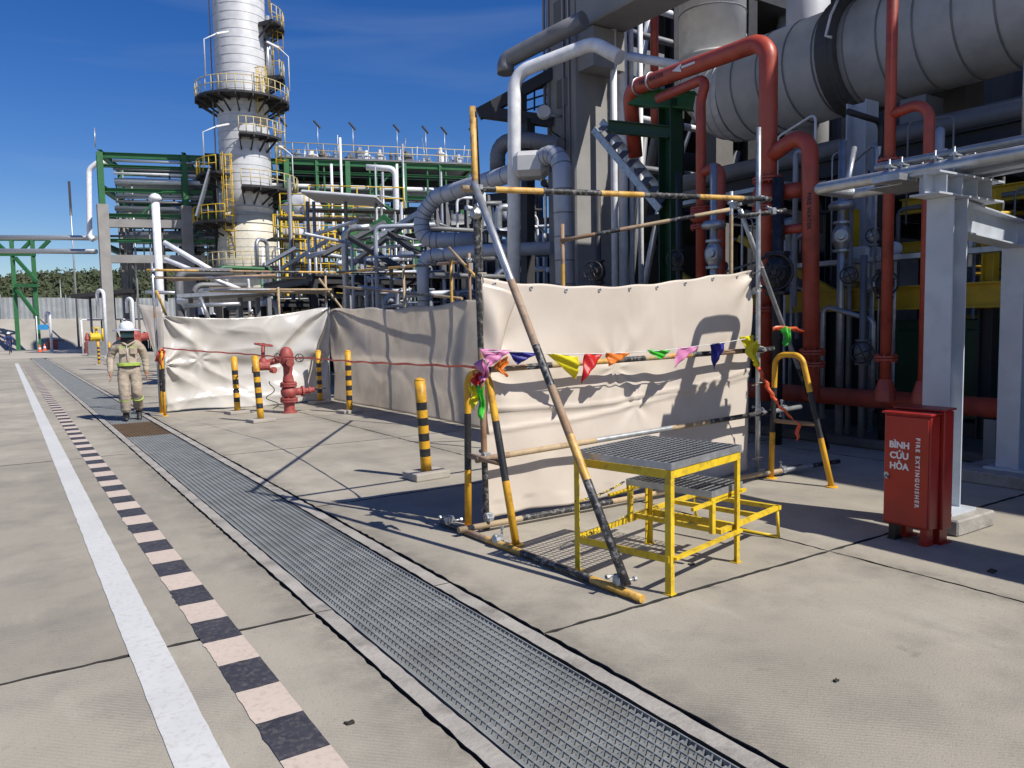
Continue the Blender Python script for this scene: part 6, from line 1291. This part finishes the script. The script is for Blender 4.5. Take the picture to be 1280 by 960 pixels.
Ed = [('pelvis', 'waist'), ('waist', 'chest'), ('chest', 'upper'), ('upper', 'neck'), ('neck', 'jaw'), ('jaw', 'head'), ('head', 'top'), ('upper', 'shL'), ('shL', 'elL'), ('elL', 'wrL'), ('upper', 'shR'), ('shR', 'elR'), ('elR', 'wrR'), ('pelvis', 'hipL'), ('hipL', 'knL'), ('knL', 'anL'), ('pelvis', 'hipR'), ('hipR', 'knR'), ('knR', 'anR')]
add_hand(J, Ed, 'L', (-.30, -.108, .897), 'wrL', (.02, -.25, -1)); add_hand(J, Ed, 'R', (.285, -.025, .868), 'wrR', (-.02, -.1, -1))
def cls(c):
    if abs(c.x) > .2 and c.z < .885: return 1
    if c.z > 1.475 and abs(c.x) < .12: return 1
    return 0
body = skin_body('body', J, Ed, 'pelvis', [coverall, skin_m], cls, wk, 3)
W0 = Vector((WX, WY, 0))
def wpart(m, name, m_): return m.build(name, m_, wk)
m = MB(); m.lathe(W0+V((0, -.035, 1.655)), [(.128, 0), (.132, .02), (.125, .07), (.10, .115), (.055, .142), (0, .15)], 24, 0, smooth=True, sx=.95, sy=1.12); m.box(W0+V((0, -.035, 1.76)), (.03, .2, .09)); hl = wpart(m, 'helmet', helm)
m = MB(); m.lathe(W0+V((0, -.045, 1.645)), [(.10, .008), (.235, -.022), (.24, -.012), (.12, .022)], 26, 0, smooth=True, sx=1, sy=1.05); m.build('helmet_brim', brimm, hl)
m = MB(); m.lathe(W0+V((0, -.03, 1.42)), [(.12, 0), (.115, .05), (.105, .10), (.118, .17), (.115, .235), (.09, .26)], 22, 0, smooth=True, sx=1.0, sy=.95); hd_ = wpart(m, 'hood', hood)
m = MB(); vs = []; 
for j in range(7):
    for i in range(11): a = math.pi*(1.18+.64*i/10); z = 1.505+.085*j/6; r = .098+.022*math.sin(math.pi*j/6)-.0; vs.append(W0+V((math.cos(a)*r*1.06, -.045+math.sin(a)*r*1.15, z)))
m.add(vs, [(j*11+i, j*11+i+1, (j+1)*11+i+1, (j+1)*11+i) for j in range(6) for i in range(10)], 0, True); m.build('face_mask', maskm, hd_)
m = MB(); m.box(W0+V((0, -.165, 1.612)), (.15, .02, .035)); o = wpart(m, 'goggles', mat('dark_lens', (.02, .02, .025), .1)); o.modifiers.new('b', 'BEVEL').width = .008
m = MB(); m.lathe(W0+V((0, -.01, .99)), [(.176, 0), (.186, .005), (.186, .055), (.176, .06)], 26, 0, smooth=False, sx=1.04, sy=.82); wpart(m, 'lime_belt', lime)
m = MB(); m.lathe(W0+V((0, -.01, .965)), [(.175, 0), (.182, .004), (.182, .018), (.175, .02)], 26, 0, sx=1.05, sy=.80); wpart(m, 'dark_belt', boot)
for s_ in (-1, 1):
    m = MB(); m.box(W0+V((s_*.095, -.148, 1.335)), (.11, .012, .02), 0, Matrix.Rotation(s_*-.12, 3, 'Z')); wpart(m, 'chest_strip', lime)
    m = MB(); m.box(W0+V((s_*.09, -.147, 1.26)), (.115, .016, .11), 0, Matrix.Rotation(s_*-.10, 3, 'Z')); o = wpart(m, 'chest_pocket', coverall); o.modifiers.new('b', 'BEVEL').width = .006
    k = V((-.095, -.055, .40)) if s_ < 0 else V((.118, -.035, .42)); ax = (V((-.085, 0, .13))-V((-.095, -.09, .49))) if s_ < 0 else (V((.125, .17, .17))-V((.115, -.10, .50)))
    m = MB(); m.lathe(W0+k, [(.092, 0), (.097, .004), (.097, .028), (.092, .032)], 18, 0, ax); wpart(m, 'knee_strip', lime)
    bx_, by_ = (-.088, .0) if s_ < 0 else (.128, .17); z0 = 0 if s_ < 0 else .05
    m = MB(); tilt = Matrix.Rotation(0 if s_ < 0 else .45, 3, 'X')
    prof = [(.0, .05, .055, .06), (-.08, .045, .052, .05), (-.16, .035, .05, .035), (-.19, .03, .03, .02)]
    vs = []; n = 12
    for (yy, hz_, wx_, zz) in ((.075, .05, .036, .055), (.03, .055, .042, .065), (-.05, .05, .045, .055), (-.12, .038, .046, .042), (-.165, .028, .034, .03), (-.18, .012, .015, .02)):
        for i in range(n): a = 6.283*i/n; vs.append(W0+V((bx_, by_, z0))+tilt @ V((wx_*math.cos(a), yy, max(.0, zz+hz_*math.sin(a)))))
    fs = [(i*n+k_, i*n+(k_+1) % n, (i+1)*n+(k_+1) % n, (i+1)*n+k_) for i in range(5) for k_ in range(n)]+[list(range(n))[::-1], [5*n+k_ for k_ in range(n)]]
    m.add(vs, fs, 0, True); m.tube([W0+V((bx_, by_+.02, z0+.05)), W0+V((bx_, by_+.01, z0+.20))], .055, 12); wpart(m, 'boot', boot)
m = MB(); 
for a, b in (((-.02, -.152, 1.36), (0, -.158, 1.05)),): m.tube([W0+V(a), W0+V(b)], .006, 6)
wpart(m, 'zip', silver)
m = MB(); m.tube([W0+V((-.12, -.08, 1.43)), W0+V((-.06, -.13, 1.40)), W0+V((0, -.14, 1.36)), W0+V((.06, -.13, 1.40)), W0+V((.12, -.08, 1.43))], .018, 8); wpart(m, 'collar', coverall)
wk.rotation_euler.z = math.radians(-7)
# --- distant cyclist
gc_ = gnd(12, 443); CX, CY = gc_.x, gc_.y
by = thing('bicycle', 'dark bicycle ridden down the lane far away', 'bicycle', (CX, CY, 0))
B0 = V((CX, CY, 0))
for y_ in (-.52, .52):
    m = MB(); m.torus(B0+V((0, y_, .34)), (1, 0, 0), .32, .025, 24, 6); wh = m.build('wheel', rubber, by); m = MB()
    for k in range(8): a = k*.785; m.tube([B0+V((0, y_, .34)), B0+V((0, y_+.31*math.cos(a), .34+.31*math.sin(a)))], .006, 4)
    m.build('spokes', galv, wh)
m = MB()
for a, b in (((0, .52, .34), (0, .18, .85)), ((0, .52, .34), (0, .08, .34)), ((0, .08, .34), (0, .18, .88)), ((0, .08, .34), (0, -.38, .85)), ((0, .16, .82), (0, -.38, .88)), ((0, -.52, .34), (0, -.36, 1.0))): m.tube([B0+V(a), B0+V(b)], .022, 6)
m.build('frame', dark_steel, by); m = MB(); m.tube([B0+V((-.28, -.30, 1.02)), B0+V((0, -.37, 1.02)), B0+V((.28, -.30, 1.02))], .018, 6); m.build('handlebar', black_paint, by); m = MB(); m.box(B0+V((0, .2, .92)), (.16, .26, .06)); m.build('saddle', black_paint, by)
cy = thing('person', 'cyclist in dark blue coverall and white helmet riding down the lane far away', 'person', (CX, CY, 0))
J = {'pelvis': ((0, .2, 1.0), (.16, .13)), 'chest': ((0, .05, 1.32), (.18, .13)), 'upper': ((0, 0, 1.42), (.14, .1)), 'neck': ((0, -.03, 1.5), .06), 'head': ((0, -.06, 1.62), (.08, .095)), 'top': ((0, -.05, 1.7), .06), 'shL': ((-.19, 0, 1.4), .075), 'elL': ((-.27, -.12, 1.2), .058), 'wrL': ((-.26, -.30, 1.06), .042), 'shR': ((.19, 0, 1.4), .075), 'elR': ((.27, -.12, 1.2), .058), 'wrR': ((.26, -.30, 1.06), .042),
     'hipL': ((-.1, .18, .95), .11), 'knL': ((-.13, -.2, .78), .085), 'anL': ((-.12, .02, .38), .06), 'toL': ((-.12, -.14, .34), .045), 'hipR': ((.1, .18, .95), .11), 'knR': ((.13, -.12, .58), .085), 'anR': ((.12, .06, .20), .06), 'toR': ((.12, -.1, .15), .045)}
Ed = [('pelvis', 'chest'), ('chest', 'upper'), ('upper', 'neck'), ('neck', 'head'), ('head', 'top'), ('upper', 'shL'), ('shL', 'elL'), ('elL', 'wrL'), ('upper', 'shR'), ('shR', 'elR'), ('elR', 'wrR'), ('pelvis', 'hipL'), ('hipL', 'knL'), ('knL', 'anL'), ('anL', 'toL'), ('pelvis', 'hipR'), ('hipR', 'knR'), ('knR', 'anR'), ('anR', 'toR')]
add_hand(J, Ed, 'L', (-.26, -.30, 1.06), 'wrL', (.1, -.5, -.5)); add_hand(J, Ed, 'R', (.26, -.30, 1.06), 'wrR', (-.1, -.5, -.5))
skin_body('body', J, Ed, 'pelvis', [navy, skin_m], lambda c: 1 if (c.z > 1.5 or (c.y < -.28 and abs(c.x) > .15)) else 0, cy)
m = MB(); m.lathe(B0+V((0, -.05, 1.64)), [(.15, 0), (.128, .015), (.12, .07), (.08, .12), (0, .14)], 18, 0, smooth=True, sx=.95, sy=1.12); m.build('helmet', helm, cy)
